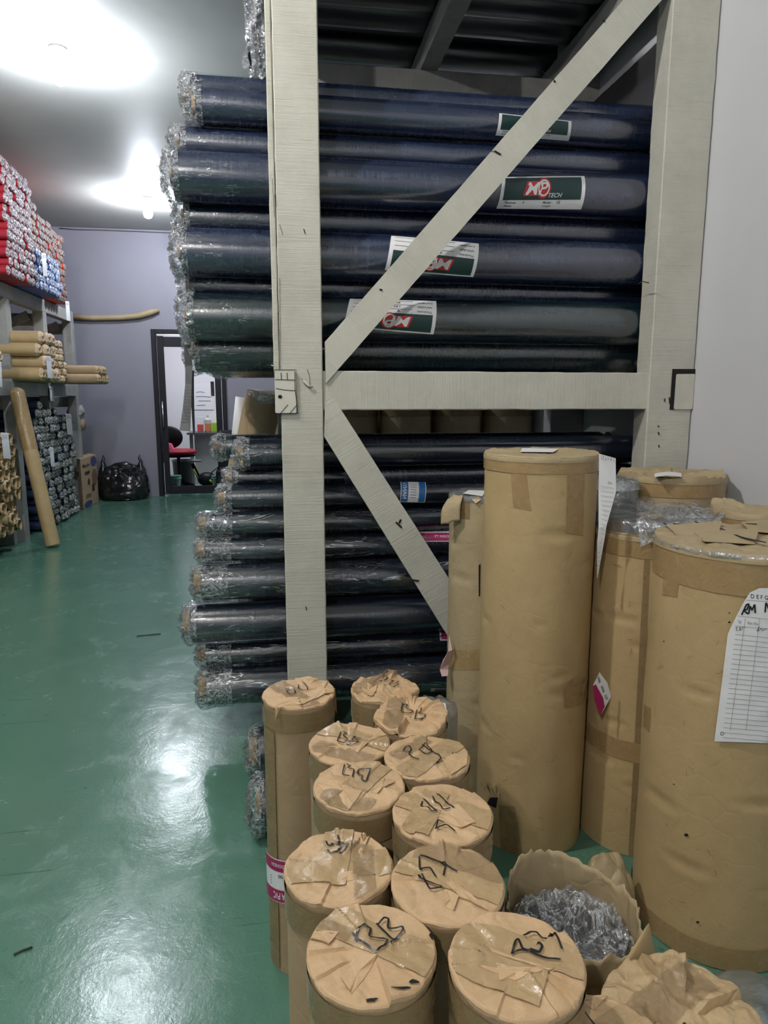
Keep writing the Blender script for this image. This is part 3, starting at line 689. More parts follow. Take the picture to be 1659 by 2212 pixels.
MB().tube([onY(536, 82, YF+.12), onY(538, 110, YF+.12), onY(541, 147, YF+.12)], .006, 6).build('strap_end', M_DARK, ts, world=True)
# two faint labels on the top shelf rolls
# ------------------------------------------------------------------ upright kraft rolls
def fold_field(seed, Rr, amp=1.0, pleats=8, hub=(0, 0)):
    rg = random.Random(seed); P = [(rg.uniform(0, 2*PI), rg.uniform(.15, .6), rg.uniform(.6, 1.5), rg.choice((-1, 1)), rg.uniform(.2, .55)) for _ in range(pleats)]
    Lf = [(rg.uniform(0, 2*PI), rg.uniform(-.5, .5)*Rr, rg.uniform(.4, 1.1)) for _ in range(5)]
    so = Vector((seed*3.1, seed*1.7, seed*.9))
    def h(x, y):
        rr = math.hypot(x-hub[0], y-hub[1])/Rr; a = math.atan2(y-hub[1], x-hub[0]); z = 0
        for th, r0, am, sg, w_ in P:
            d = ((a-th)*sg) % (2*PI)
            if d < 2.2: z += am*.0034*math.exp(-d/w_)*min(1, max(0, (rr-r0)/.18))
        for th, off, am in Lf:
            d = x*math.cos(th)+y*math.sin(th)-off; z += am*.0022*(1-min(1, abs(d)/.022))
        q = Vector((x, y, 0))*20+so+noise.noise_vector(Vector((x, y, 0))*14+so)*.35; dd, _ = noise.voronoi(q); z += (dd[1]-dd[0])*.0036
        z += noise.noise(Vector((x, y, 0))*45+so)*.0016+noise.noise(Vector((x, y, 0))*110+so)*.0007
        z *= amp; 
        if rr > .9: z -= max(0, rr-.965)**2*1.2
        return z
    return h
def crop5(l): return [[(540+x*.3255, 1400+y*.3255) for x, y in s] for s in l]
def crop6(l): return [[(540+x*.3496, 1700+y*.3496) for x, y in s] for s in l]
def crop7(l): return [[(1000+x*.3972, 1650+y*.3972) for x, y in s] for s in l]

def strip_on(t, hf, h, Rr, ang, off, wd, a=-1, b=1, mat=M_TAPEL, lift=.0009, name='tape_strip'):
    ca, sa = math.cos(ang), math.sin(ang)
    def fn(u, v):
        s = (a+(b-a)*u)*Rr; q = off*Rr+(v-.5)*wd; x, y = s*ca-q*sa, s*sa+q*ca; l = math.hypot(x, y)
        if l > Rr*.985: x, y = x*Rr*.985/l, y*Rr*.985/l
        return (x, y, h+hf(x, y)+lift+.0012)
    keep = lambda u, v: math.hypot((a+(b-a)*u)*Rr, off*Rr+(v-.5)*wd) < Rr*1.04
    return MB().grid(fn, 90, 20, keep=keep).build(name, mat, t)
def flap(t, hf, h, pts, lift=.0034, mat=M_KTOP, name='folded_flap'):
    """a folded paper corner: first edge lies flat, the rest stands a little proud"""
    n = len(pts); cx = sum(p[0] for p in pts)/n; cy = sum(p[1] for p in pts)/n; m = MB(); K = 8; vs = []
    for i in range(n):
        for k in range(K):
            f = k/K; x = pts[i][0]*(1-f)+pts[(i+1) % n][0]*f; y = pts[i][1]*(1-f)+pts[(i+1) % n][1]*f
            l = lift*(.25 if i == 0 else 1); vs.append((x, y, h+hf(x, y)+l))
    vs.append((cx, cy, h+hf(cx, cy)+lift*.8+.0006)); N = n*K
    m.add(vs, [(i, (i+1) % N, N) for i in range(N)]); 
    lo = [(v[0], v[1], v[2]-.0014) for v in vs[:-1]]; m.add(vs[:-1]+lo, [(i, N+i, N+(i+1) % N, (i+1) % N) for i in range(N)])
    return m.build(name, mat, t, smooth=False)
def inpoly(x, y, P):
    r_ = False; j = len(P)-1
    for i in range(len(P)):
        if (P[i][1] > y) != (P[j][1] > y) and x < (P[j][0]-P[i][0])*(y-P[i][1])/(P[j][1]-P[i][1])+P[i][0]: r_ = not r_
        j = i
    return r_
def small_roll(px, py, wpx, h, label, writing, seed, bandh=.045, tapes=(), flaps=(), amp=1.0, r=None, pleats=8, mt=None, ms=None, side_strip=None, holes=(), pen=.0030, group='kraft wrapped rolls standing in the foreground'):
    c = onZ(px, py, h); zc = (c-O).dot(FW); r = r or wpx/2*zc/F; r = r-.0012
    t = thing('kraft_roll', label, 'roll', (c.x, c.y, 0), group); hf = fold_field(seed, r, amp, pleats)
    print('ROLL', label[:30], round(c.x, 3), round(c.y, 3), round(r, 3))
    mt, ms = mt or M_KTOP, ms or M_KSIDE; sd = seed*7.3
    def bj(u, v):
        a = u*2*PI; z = v*(h-.002); rr = r+.0012*noise.noise(Vector((math.cos(a)*1.5, math.sin(a)*1.5, z*7+sd)))-.0008
        return (rr*math.cos(a), rr*math.sin(a), z+.001)
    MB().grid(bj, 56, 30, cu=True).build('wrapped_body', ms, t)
    def lid(u, v):
        a = u*2*PI
        if v > .94:
            q = (v-.94)/.06; rr = r+.0013+.0012*noise.noise(Vector((math.cos(a)*3, math.sin(a)*3, sd)))+.0005*noise.noise(Vector((math.cos(a)*14, math.sin(a)*14, sd))); z = h-.0003-q*(.0050+.0024*noise.noise(Vector((math.cos(a)*3, math.sin(a)*3, sd+4)))+.0016*noise.noise(Vector((math.cos(a)*16, math.sin(a)*16, sd))))
            return (rr*math.cos(a), rr*math.sin(a), z+hf(r*math.cos(a), r*math.sin(a))*.6)
        rr = (v/.94)*(r+.0012); x, y = rr*math.cos(a), rr*math.sin(a); return (x, y, h+hf(x, y))
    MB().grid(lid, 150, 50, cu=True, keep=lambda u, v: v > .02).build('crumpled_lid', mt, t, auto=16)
    def band(u, v):
        a = u*2*PI; z = h-.012-bandh*v+.002*math.sin(a+sd); rr = r+.0014+.0004*noise.noise(Vector((a*2, z*30, sd)))
        return (rr*math.cos(a), rr*math.sin(a), z)
    MB().grid(band, 56, 4, cu=True).build('tape_band', M_TAPED, t)
    for i_, tp in enumerate(tapes):
        tp = list(tp)+[-1, 1, M_TAPEL][len(tp)-3:]; strip_on(t, hf, h, r, *tp, lift=.0004+.0010*i_)
    FP = []
    for fl in flaps:
        pts = []; FP.append(pts)
        for x, y in fl:
            p = onZ(x, y, h+.002)-c; pts.append((p.x, p.y))
        flap(t, hf, h, pts, mat=mt)
    if writing:
        m = MB()
        def fw(x, y): return (x, y, h+hf(x, y)+(.0056 if any(inpoly(x, y, P_) for P_ in FP) else .0044))
        ls = [[((onZ(x, y, h+.002)-c).x, (onZ(x, y, h+.002)-c).y) for x, y in s] for s in writing]
        strokes(m, fw, ls, pen*.82, 0); m.build('marker_writing', M_MARK, t, smooth=False)
    for (x, y, s1, s2, an) in holes:
        p = onZ(x, y, h)-c; m = MB(); rg = random.Random(seed+x)
        pts = [(p.x+math.cos(k*PI/5+an)*s1*rg.uniform(.6, 1.2), p.y+math.sin(k*PI/5+an)*s2*rg.uniform(.6, 1.2)) for k in range(10)]
        m.add([(a, b, h+hf(a, b)+.0016) for a, b in pts], [tuple(range(10))]); m.build('torn_hole', M_DARK, t, smooth=False)
    if side_strip:
        a0, a1 = side_strip
        MB().grid(lambda u, v: ((r+.0022)*math.cos(a0+(a1-a0)*u+.05*v), (r+.0022)*math.sin(a0+(a1-a0)*u+.05*v), .01+v*(h-.07)), 6, 20).build('tape_strip', M_TAPED, t)
    return t, c, r
A = R
r1 = small_roll(645, 1497, 156, .675, 'leftmost tall kraft roll by the green floor with a magenta label low down', crop5([[(233, 275), (262, 282), (238, 300), (270, 318), (302, 308), (292, 285)], [(290, 262), (325, 262), (320, 282), (350, 290), (385, 288), (372, 262), (345, 238)]]), 1,
    tapes=[(A(-60), -.2, .045, -1, 1, M_TAPEC)], flaps=[crop5([[(165, 398), (340, 380), (400, 345), (180, 340)]])[0], crop5([[(335, 380), (490, 235), (575, 225), (555, 300)]])[0]], side_strip=(A(195), A(225)))
small_roll(832, 1490, 148, .675, 'rearmost small kraft roll with BB on its puffed lid', crop5([[(820, 240), (905, 192)], [(885, 195), (915, 195), (908, 212), (875, 225), (915, 235), (900, 248), (860, 240)], [(925, 272), (950, 235)], [(935, 240), (990, 235), (960, 255), (990, 258), (950, 276)]]), 2, amp=1.8, pleats=10,
    tapes=[(A(40), .55, .04, -1, 1, M_TAPEC)], flaps=[crop5([[(740, 260), (850, 262), (815, 340), (745, 300)]])[0]])
small_roll(887, 1552, 160, .675, 'kraft roll with radial pleats around BB, behind the pair of BB rolls', crop5([[(1015, 403), (1003, 450)], [(1010, 405), (1045, 410), (1030, 428), (1087, 437), (1060, 452), (1003, 450)], [(1108, 430), (1092, 490)], [(1095, 440), (1140, 436), (1118, 458), (1165, 470), (1155, 492), (1100, 486)]]), 3, amp=1.7, pleats=22,
    tapes=[(A(75), .45, .04, -1, 1, M_TAPEC)])
small_roll(755, 1605, 175, .675, 'kraft roll with clearly written BSB just right of the leftmost roll', crop5([[(605, 572), (580, 635)], [(618, 570), (642, 580), (618, 600), (652, 616), (625, 640), (578, 635)], [(700, 595), (662, 652)], [(680, 600), (738, 612), (700, 627), (727, 642), (690, 662), (640, 655)]]), 4,
    tapes=[(A(-35), .3, .045), (A(-35), -.55, .04, -.7, .9, M_TAPEC)], flaps=[crop5([[(500, 665), (720, 700), (755, 640), (640, 650)]])[0], crop5([[(710, 705), (850, 535), (915, 590), (760, 640)]])[0]])
small_roll(922, 1635, 185, .675, 'kraft roll with crossed out double B left of the tall rolls', crop5([[(1015, 705), (1030, 675), (1058, 660), (1070, 690), (1055, 722), (1090, 748), (1122, 750)], [(1015, 708), (1062, 712)], [(1140, 655), (1272, 742), (1230, 802)], [(1120, 695), (1165, 645), (1212, 700), (1170, 722), (1125, 692)]]), 5,
    tapes=[(A(38), -.15, .048), (A(38), .5, .03, -.6, .6, M_TAPEC)], flaps=[crop5([[(1270, 740), (1445, 680), (1440, 780), (1330, 850)]])[0]])
small_roll(776, 1698, 198, .675, 'kraft roll with mirrored BB and a small folded tab', crop5([[(628, 795), (612, 860), (662, 866)], [(640, 790), (668, 800), (648, 815), (692, 830), (680, 872)], [(800, 820), (772, 905), (738, 890)], [(718, 828), (760, 818), (795, 822)], [(720, 830), (712, 855), (748, 866), (738, 888)]]), 6,
    tapes=[(A(52), .0, .05), (A(-30), -.7, .04, -.6, .6, M_TAPEC)], flaps=[crop5([[(800, 965), (850, 980), (965, 885), (890, 880)]])[0], crop5([[(440, 905), (660, 1080), (745, 960), (600, 920)]])[0]])
small_roll(956, 1757, 217, .675, 'kraft roll with BB above an L shaped fold beside the open sack', crop5([[(1150, 1012), (1238, 1108)], [(1145, 1032), (1133, 1058), (1165, 1070), (1182, 1076), (1208, 1110), (1242, 1100)], [(1240, 988), (1355, 1082)], [(1210, 1010), (1225, 1042), (1258, 1050), (1280, 1092), (1330, 1080)], [(1232, 1222), (1250, 1153), (1290, 1172)], [(1228, 1222), (1300, 1178), (1362, 1222)]]), 7,
    tapes=[(A(-30), .1, .05), (A(60), .3, .045, -.9, .6)], flaps=[crop5([[(1090, 1075), (1400, 1195), (1500, 1160), (1380, 1060)]])[0]])
small_roll(732, 1873, 235, .675, 'kraft roll with glossy taped left half below the leftmost roll', crop6([[(540, 335), (552, 356), (582, 372), (552, 396), (540, 378), (560, 362)], [(470, 365), (482, 392), (520, 386), (548, 370)], [(478, 420), (500, 446), (540, 436), (575, 400), (608, 393), (590, 425), (552, 442)], [(500, 380), (560, 392)]]), 8, amp=1.3,
    tapes=[(A(0), -.05, .055), (A(78), .1, .045, -.5, 1), (A(85), -.45, .03, -.9, .5, M_TAPEC)], flaps=[crop6([[(695, 300), (750, 290), (700, 405), (655, 455)]])[0], crop6([[(565, 585), (665, 598), (665, 550), (580, 545)]])[0], crop6([[(680, 410), (765, 430), (735, 470), (680, 455)]])[0]])
small_roll(967, 1907, 245, .675, 'kraft roll with SZ like scrawl and a long diagonal fold', crop6([[(1050, 455), (1210, 492), (1195, 568)], [(1045, 460), (1048, 530), (1112, 518), (1150, 576)], [(1038, 570), (1100, 602), (1192, 632), (1110, 657), (1060, 552)], [(1180, 490), (1280, 546)]]), 9,
    tapes=[(A(-32), .12, .05), (A(-32), .6, .05, -.8, .9, M_TAPEC)], flaps=[crop6([[(1195, 585), (1240, 580), (1480, 770), (1290, 690)]])[0], crop6([[(1205, 740), (1260, 762), (1290, 690), (1215, 650)]])[0]])
small_roll(803, 2055, 280, .675, 'nearest kraft roll with large BB and torn black holes at its rim', crop6([[(635, 935), (660, 975), (780, 1068)], [(650, 988), (668, 905), (720, 882), (748, 895), (735, 970), (822, 960), (852, 966), (832, 1012), (785, 1062)], [(780, 855), (890, 972), (925, 970)], [(790, 862), (830, 820), (857, 826), (850, 890), (942, 880), (947, 905), (900, 962), (868, 988)]]), 10, amp=1.1,
    tapes=[(A(-38), .18, .05), (A(-38), .0, .02, -1, -.4, M_TAPEC)], flaps=[crop6([[(365, 960), (405, 915), (550, 925), (490, 1000)]])[0], crop6([[(625, 1280), (785, 1075), (700, 1060), (560, 1180)]])[0]], holes=[(934, 2030, .004, .006, 0), (893, 2133, .007, .0035, .5), (868, 2148, .011, .0018, .4), (803, 2163, .007, .0035, 0)], pen=.0034)
small_roll(1115, 2080, 292, .675, 'kraft roll with BS scrawl and a pointed fold, front centre right', crop7([[(265, 1055), (285, 990), (300, 980), (322, 1035), (415, 1050), (432, 1022), (400, 1005)], [(270, 1048), (330, 1038), (530, 1096)], [(328, 955), (370, 925), (402, 926), (430, 968), (470, 976), (487, 950), (470, 938)], [(485, 950), (515, 990), (537, 1034)]]), 11, amp=1.3,
    tapes=[(A(-28), .2, .05), (A(-35), -.35, .05, -.9, .5)], flaps=[crop7([[(60, 1115), (180, 1100), (490, 1150), (280, 1190)]])[0], crop7([[(185, 1105), (480, 1145), (400, 1130), (200, 1195)]])[0], crop7([[(105, 985), (380, 1115), (500, 1150), (160, 1040)]])[0]], pen=.0034)
small_roll(1300, 2270, 300, .585, 'kraft roll cut off by the bottom edge, right of the BS roll', crop7([[(600, 1318), (580, 1362), (622, 1378), (650, 1420)], [(640, 1330), (720, 1440)]]), 12, amp=1.3, r=.078, tapes=[(A(20), .1, .05)], flaps=[crop7([[(625, 1290), (720, 1345), (790, 1270), (700, 1275)]])[0]])
small_roll(1478, 2215, 380, .50, 'old fat roll with heavily crumpled brown paper lid, bottom right corner', None, 13, amp=3.0, r=.110, mt=M_KCRUMP, ms=M_KOLD, pleats=16, tapes=[(A(-40), -.3, .06, -.5, .9), (A(20), .3, .05, -.6, .8, M_TAPEC)])
# magenta label round the leftmost roll
t1, c1, rr1 = r1
def decal_z(parent, name, quad, cx, cy, r, draw, mats, e=.0014, solid=0, nn=0):
    c = [cyl_z(x, y, cx, cy, r) for x, y in quad]
    base = c[0][0]; c = [((a-base+PI) % (2*PI)-PI+base, z) for a, z in c]
    def fn(u, v, e=e):
        Aa = (c[0][0]*(1-u)+c[1][0]*u)*(1-v)+(c[3][0]*(1-u)+c[2][0]*u)*v; z = (c[0][1]*(1-u)+c[1][1]*u)*(1-v)+(c[3][1]*(1-u)+c[2][1]*u)*v
        rr = r+e+nn*noise.noise(Vector((u*7, v*7, cx*9))); return Vector((cx+rr*math.cos(Aa), cy+rr*math.sin(Aa), z))
    m = MB(); draw(m, fn); return m.build(name, mats, parent, world=True)
def draw_band(m, fn):
    rectq(m, fn, 0, 0, 1, 1, 0, 10, 6); g = lambda u, v: fn(u, v, .0038); h = lambda u, v: fn(u, v, .0042)
    rectq(m, g, 0, .02, 1, .30, 1, 10, 2); rectq(m, g, 0, .72, 1, .98, 1, 10, 2)
    put_text(m, h, 'N YA PVC', .95, .24, .45, .08, 0); put_text(m, h, 'PT INDONESIA', .95, .90, .40, .82, 0); put_text(m, h, '0100', .85, .66, .60, .58, 2)
    for i in range(4): rectq(m, h, .35, .38+i*.06, .92, .395+i*.06, 2)
decal_z(t1, 'printed_label', [(573, 1925), (640, 1950), (640, 1858), (567, 1832)], c1.x, c1.y, rr1, draw_band, [M_PAPER, M_MAG, M_INK], e=.0030)

# ------------------------------------------------------------------ big upright rolls
def big_roll(label, cx, cy, r, h, seed, mat, lidmat=None, amp=1.0, dents=.0018, name='kraft_roll', sag=0, group=None, lidr=0):
    t = thing(name, label, 'roll', (cx, cy, 0), group); sd = seed*5.1; hf = fold_field(seed, r, amp, 9)
    dn = [(random.Random(seed*9+i).uniform(-PI, 0), random.Random(seed*11+i).uniform(.2, h-.1), random.Random(seed+i).uniform(.02, .06)) for i in range(9)]
    def bj(u, v):
        a = u*2*PI-PI; z = .001+v*(h-.004); rr = r+dents*noise.noise(Vector((math.cos(a)*2.2, math.sin(a)*2.2, z*4+sd)))
        for da, dz, s in dn:
            q = (((a-da)*r)/(s*1.4))**2+((z-dz)/(s*.45))**2
            if q < 4: rr -= .004*math.exp(-q)*math.cos(q*1.5)
        return (rr*math.cos(a), rr*math.sin(a), z)
    MB().grid(bj, 96, 110, cu=True).build('wrapped_body', mat, t)
    def lid(u, v):
        a = u*2*PI; k = r+.001+lidr
        if v > .93: q = (v-.93)/.07; rr = k+.003+.002*noise.noise(Vector((a*3, sd, 0))); z = h-.002-q*.014; return (rr*math.cos(a), rr*math.sin(a), z)
        rr = v/.93*k; x, y = rr*math.cos(a), rr*math.sin(a); return (x, y, h+hf(x*.95, y*.95)-sag*(1-(rr/r)**2))
    MB().grid(lid, 120, 40, cu=True, keep=lambda u, v: v > .02).build('crumpled_lid', lidmat or mat, t, auto=50)
    return t
def plain(m, fn, nu=10, nv=6): rectq(m, fn, 0, 0, 1, 1, 0, nu, nv)
def tapez(t, quad, cx, cy, r, mat=M_TAPE, e=.0016, name='tape_strip', nn=.0006): return decal_z(t, name, quad, cx, cy, r, plain, mat, e, nn=nn)
def ring(t, z0, z1, r, mat=M_TAPE, name='tape_band', tilt=0, sd=0):
    return MB().grid(lambda u, v: ((r+.0022)*math.cos(u*2*PI), (r+.0022)*math.sin(u*2*PI), z0+(z1-z0)*v+tilt*math.sin(u*2*PI+sd)+.0025*noise.noise(Vector((u*30, v*2, sd)))), 90, 3, cu=True).build(name, mat, t)
AX, AY, AR, AH = .757, 1.905, .1625, 1.192
ra = big_roll('tall cylindrical kraft roll standing highest in the middle, before the rack', AX, AY, AR, AH, 31, M_KTALL, M_KOLD, .9)
ring(ra, AH-.046, AH-.003, AR+.0005); 
tapez(ra, [(1109, 1095), (1148, 1103), (1134, 1010), (1103, 1010)], AX, AY, AR); tapez(ra, [(1222, 1150), (1259, 1158), (1263, 1005), (1226, 1005)], AX, AY, AR)
tapez(ra, [(1218, 1530), (1280, 1508), (1281, 1450), (1220, 1486)], AX, AY, AR); tapez(ra, [(1083, 1850), (1130, 1850), (1112, 1742), (1078, 1738)], AX, AY, AR)
fr_ = MB(); rg = random.Random(5)
for i in range(9):
    a0, z0 = cyl_z(1044+rg.uniform(0, 34), 1690+rg.uniform(0, 30), AX, AY, AR); s = rg.uniform(.012, .028); th = rg.uniform(-1, .5)
    p = Vector((AX+(AR+.004)*math.cos(a0), AY+(AR+.004)*math.sin(a0), z0)); tg = Vector((-math.sin(a0), math.cos(a0), 0)); nr = Vector((math.cos(a0), math.sin(a0), 0))
    fr_.add([p, p+tg*s*math.cos(th)+Vector((0, 0, s*math.sin(th)))+nr*.012, p+tg*s*.5*math.cos(th+1)+Vector((0, 0, s*math.sin(th+1)))+nr*.006], [(0, 1, 2)])
fr_.build('torn_paper', M_KCREAM, ra, smooth=False, world=True)
decal_z(ra, 'torn_hole', [(1052, 1736), (1072, 1745), (1076, 1722), (1060, 1722)], AX, AY, AR, plain, M_DARK, e=.0012)
def scuffs(parent, cx, cy, r, box, n, seed):
    rg = random.Random(seed); m = MB(); f = lambda x, y: (lambda a, z: Vector((cx+(r+.0042)*math.cos(a), cy+(r+.0042)*math.sin(a), z)))(*cyl_z(x, y, cx, cy, r))
    for i in range(n):
        x, y = rg.uniform(box[0], box[2]), rg.uniform(box[1], box[3]); L_ = rg.uniform(4, 16); a = rg.uniform(-1.2, 1.8)
        strokes(m, f, [[(x, y), (x+L_*.5*math.cos(a)+rg.uniform(-2, 2), y+L_*.5*math.sin(a)), (x+L_*math.cos(a), y+L_*math.sin(a))]], rg.uniform(.6, 1.3), 0)
    m.build('surface_scratch', flat('kraft_scratch_%d' % seed, (.26, .18, .09), .7), parent, smooth=False, world=True)['kind'] = 'stuff'
scuffs(ra, AX, AY, AR, (1060, 1060, 1260, 1800), 16, 1)
# small tag and paper bits on A's lid
MB().add([onZ(*p, AH+.006) for p in ((1124, 976), (1195, 977), (1207, 970), (1128, 968))], [(0, 1, 2, 3)]).build('paper_label', M_PAPER, ra, smooth=False, world=True, solid=.0006)
# A2: narrower worn roll behind, left
BX, BY, BR, BH = .680, 2.19, .118, 1.035
rb = big_roll('worn greyish kraft roll with a torn flap, half hidden left of the tallest roll', BX, BY, BR, BH, 32, M_KOLD, M_GREYFILM, 1.2)
tapez(rb, [(965, 1440), (1060, 1440), (1060, 1397), (965, 1397)], BX, BY, BR, M_TAPE); tapez(rb, [(990, 1120), (1015, 1122), (1016, 1085), (984, 1085)], BX, BY, BR, M_TAPED)
def fl_(u, v):
    a0 = R(196)+u*R(22); rr = BR+.006+.045*math.sin(min(v*1.3, 1)*PI/2)*(1-u*.7); z = BH+.004-v*(.10-.02*u)+.01*math.sin(v*3)
    return (BX+rr*math.cos(a0), BY+rr*math.sin(a0), z+.004*noise.noise(Vector((u*4, v*6, 2))))
MB().grid(fl_, 10, 16).build('torn_flap', M_KOLD, rb, world=True, solid=.001)
tr_ = MB(); rg = random.Random(8)
for i in range(26):
    a0 = R(rg.uniform(185, 330)); p = Vector((BX+(BR+.003)*math.cos(a0), BY+(BR+.003)*math.sin(a0), BH-.004)); tg = Vector((-math.sin(a0), math.cos(a0), 0)); nr = Vector((math.cos(a0), math.sin(a0), 0))
    s = rg.uniform(.012, .03); tr_.add([p-tg*s*.6, p+tg*s*.6, p+nr*rg.uniform(-.02, .012)+Vector((0, 0, rg.uniform(-.018, .012)))], [(0, 1, 2)])
tr_.build('torn_paper', M_KCREAM, rb, smooth=False, world=True)
MB().add([onZ(*p, BH+.008) for p in ((1000, 1066), (1042, 1072), (1050, 1060), (1012, 1059))], [(0, 1, 2, 3)]).build('paper_label', M_PAPER, rb, smooth=False, world=True, solid=.0006)
decal_z(rb, 'torn_hole', [(1034, 1288), (1037, 1288), (1038, 1216), (1034, 1222)], BX, BY, BR, plain, M_DARK)
tg_ = MB(); fT = lambda x, y: Vector((onY(x, y, BY-.05).x, onY(x, y, BY-.05).y+.02*math.sin(y*.08), onY(x, y, BY-.05).z))
tg_.add([fT(*p) for p in ((971, 1372), (974, 1400), (972, 1440), (966, 1458), (953, 1459), (951, 1448), (960, 1430), (966, 1405))], [tuple(range(8))]); tg_.build('loose_paper_strip', flat('pink_paper', (.6, .42, .42), .6), rb, smooth=False, world=True, solid=.001)

# B: kraft sleeve with grey film standing out of its top
CX, CY, CR, CH = 1.090, 1.853, .170, .972
rc = big_roll('kraft sleeved roll with bare grey film core top between the two tall rolls', CX, CY, CR, CH, 33, M_KTALL, M_KOLD, .6)
ring(rc, CH-.062, CH+.001, CR, M_TAPE, sd=3); ring(rc, .305, .365, CR, M_TAPE, tilt=.002)
tapez(rc, [(1355, 1890), (1380, 1890), (1404, 1200), (1392, 1200)], CX, CY, CR, M_TAPED)
def jag(n, R0, z, amp, sd, mat, parent, cx, cy, wd=.02):
    m = MB(); rg = random.Random(sd)
    for i in range(n):
        a0 = i/n*2*PI; p = Vector((cx+R0*math.cos(a0), cy+R0*math.sin(a0), z)); tgv = Vector((-math.sin(a0), math.cos(a0), 0)); nr = Vector((math.cos(a0), math.sin(a0), 0))
        m.add([p-tgv*wd*.7-nr*.001, p+tgv*wd*.7-nr*.001, p+nr*rg.uniform(-.006, .008)+Vector((0, 0, rg.uniform(.2, 1)*amp))+tgv*rg.uniform(-.01, .01)], [(0, 1, 2)])
    return m.build('torn_rim', mat, parent, smooth=False, world=True)
jag(90, CR+.002, CH-.004, .010, 3, M_KOLD, rc, CX, CY, .016)
gf = MB().lathe([(.040, 1.005), (.155, 1.012), (.162, 1.008), (.164, .985), (.1635, .96)], 72, jit=lambda a, r, z: (r+.003*noise.noise(Vector((math.cos(a)*3, math.sin(a)*3, z*20))), z+.004*noise.noise(Vector((math.cos(a)*r*20, math.sin(a)*r*20, 1)))))
gf.build('grey_film', M_GREYFILM, rc)
MB().lathe([(.040, .97), (.040, 1.010), (.034, 1.010), (.034, .97)], 28).build('cardboard_core', M_CORE, rc)
def drape(u, v):
    px = 1375+u*190; py = 1074+v*70+10*math.sin(u*5); p = onZ(px, min(py, 1136), 1.022)
    d = Vector((p.x-CX, p.y-CY, 0)); 
    if d.length > .20: p = Vector((CX, CY, 0))+d.normalized()*.20; p.z = 1.022-(d.length-.20)*.8
    p.z += .012*noise.noise(Vector((u*9, v*6, 4)))+.006*noise.noise(Vector((u*25, v*14, 4))); return p
MB().grid(drape, 44, 24).build('plastic_wrap', M_CLEARB, rc, world=True)
# E: a thinner film roll behind
EX, EY, ER, EH = 1.115, 2.15, .085, 1.075
re_ = thing('film_roll', 'narrow grey film roll in clear plastic behind the bare topped roll', 'roll', (EX, EY, 0))
MB().lathe([(.0, EH-.004), (.02, EH), (ER-.005, EH), (ER, EH-.006), (ER, EH-.03), (ER, .001)], 56, jit=lambda a, r, z: (r, z+.004*noise.noise(Vector((math.cos(a)*4, math.sin(a)*4, 1)))*(z > .9))).build('grey_film', M_GREYFILM, re_)
MB().grid(lambda u, v: (v*.096*math.cos(u*2*PI)*(1+.1*noise.noise(Vector((math.cos(u*6.28)*3, math.sin(u*6.28)*3, 0)))), v*.096*math.sin(u*2*PI), EH+.006-(v > .9)*.03+.010*noise.noise(Vector((v*math.cos(u*6.28)*4, v*math.sin(u*6.28)*4, 7)))), 48, 12, cu=True).build('plastic_wrap', M_CLEARB, re_)

# C: the big roll at the right edge
GX, GY, GR, GH = 1.102, 1.467, .197, 1.012
rg_ = big_roll('wide kraft roll at the right edge with a white stock card taped on', GX, GY, GR, GH, 34, M_KTALL, M_KOLD, 1.6, dents=.003)
ring(rg_, GH-.085, GH-.008, GR, M_TAPE, tilt=.004, sd=1); ring(rg_, .004, .062, GR, M_TAPE, sd=2)
tapez(rg_, [(1432, 1285), (1463, 1290), (1470, 1232), (1436, 1220)], GX, GY, GR, M_TAPE); tapez(rg_, [(1391, 1568), (1406, 1585), (1407, 1530), (1392, 1520)], GX, GY, GR, M_TAPE)
jag(80, GR+.002, GH-.006, .006, 9, M_KOLD, rg_, GX, GY, .02)
gl_ = MB().lathe([(GR*.98, GH-.016), (GR+.004, GH-.008), (GR+.0045, GH-.001), (GR*.985, GH+.004)], 96, jit=lambda a, r, z: (r+.003*noise.noise(Vector((math.cos(a)*8, math.sin(a)*8, z*50))), z+.003*noise.noise(Vector((a*6, 0, 1)))))
gl_.build('plastic_wrap', M_CLEARB, rg_)
for i, (x0, x1, y) in enumerate(((1440, 1560, 1135), (1500, 1640, 1150), (1600, 1700, 1128))):
    a, b, c_ = onZ(x0, y, GH+.012), onZ(x1, y-8, GH+.016), onZ(x1-10, y+26, GH+.006); d_ = onZ(x0+20, y+20, GH+.007)
    MB().add([a, b, c_, d_], [(0, 3, 2, 1)]).build('folded_flap', M_KOLD, rg_, smooth=False, world=True, solid=.0012)
hl = MB(); fh = lambda x, y: onZ(x, y, GH+.0125)
strokes(hl, fh, [[(1433, 1130), (1440, 1133)], [(1455, 1131), (1480, 1134)], [(1500, 1126), (1530, 1138)], [(1545, 1136), (1600, 1160), (1655, 1172)], [(1612, 1130), (1635, 1132)]], 2.5, 0); hl.build('torn_slit', M_DARK, rg_, smooth=False, world=True)
dh = MB(); 
for x, y, s in ((1484, 1802, 5), (1458, 1693, 2), (1508, 1990, 4), (1437, 1385, 2), (1576, 1323, 2), (1576, 1343, 3)):
    c_ = cyl_z(x, y, GX, GY, GR)
    pts = [cyl_z(x+s*math.cos(k), y+s*.7*math.sin(k), GX, GY, GR) for k in (0, 1, 2, 3, 4, 5)]
    dh.add([(GX+(GR+.004)*math.cos(a), GY+(GR+.004)*math.sin(a), z) for a, z in pts], [tuple(range(6))])
dh.build('torn_hole', M_DARK, rg_, smooth=False, world=True)
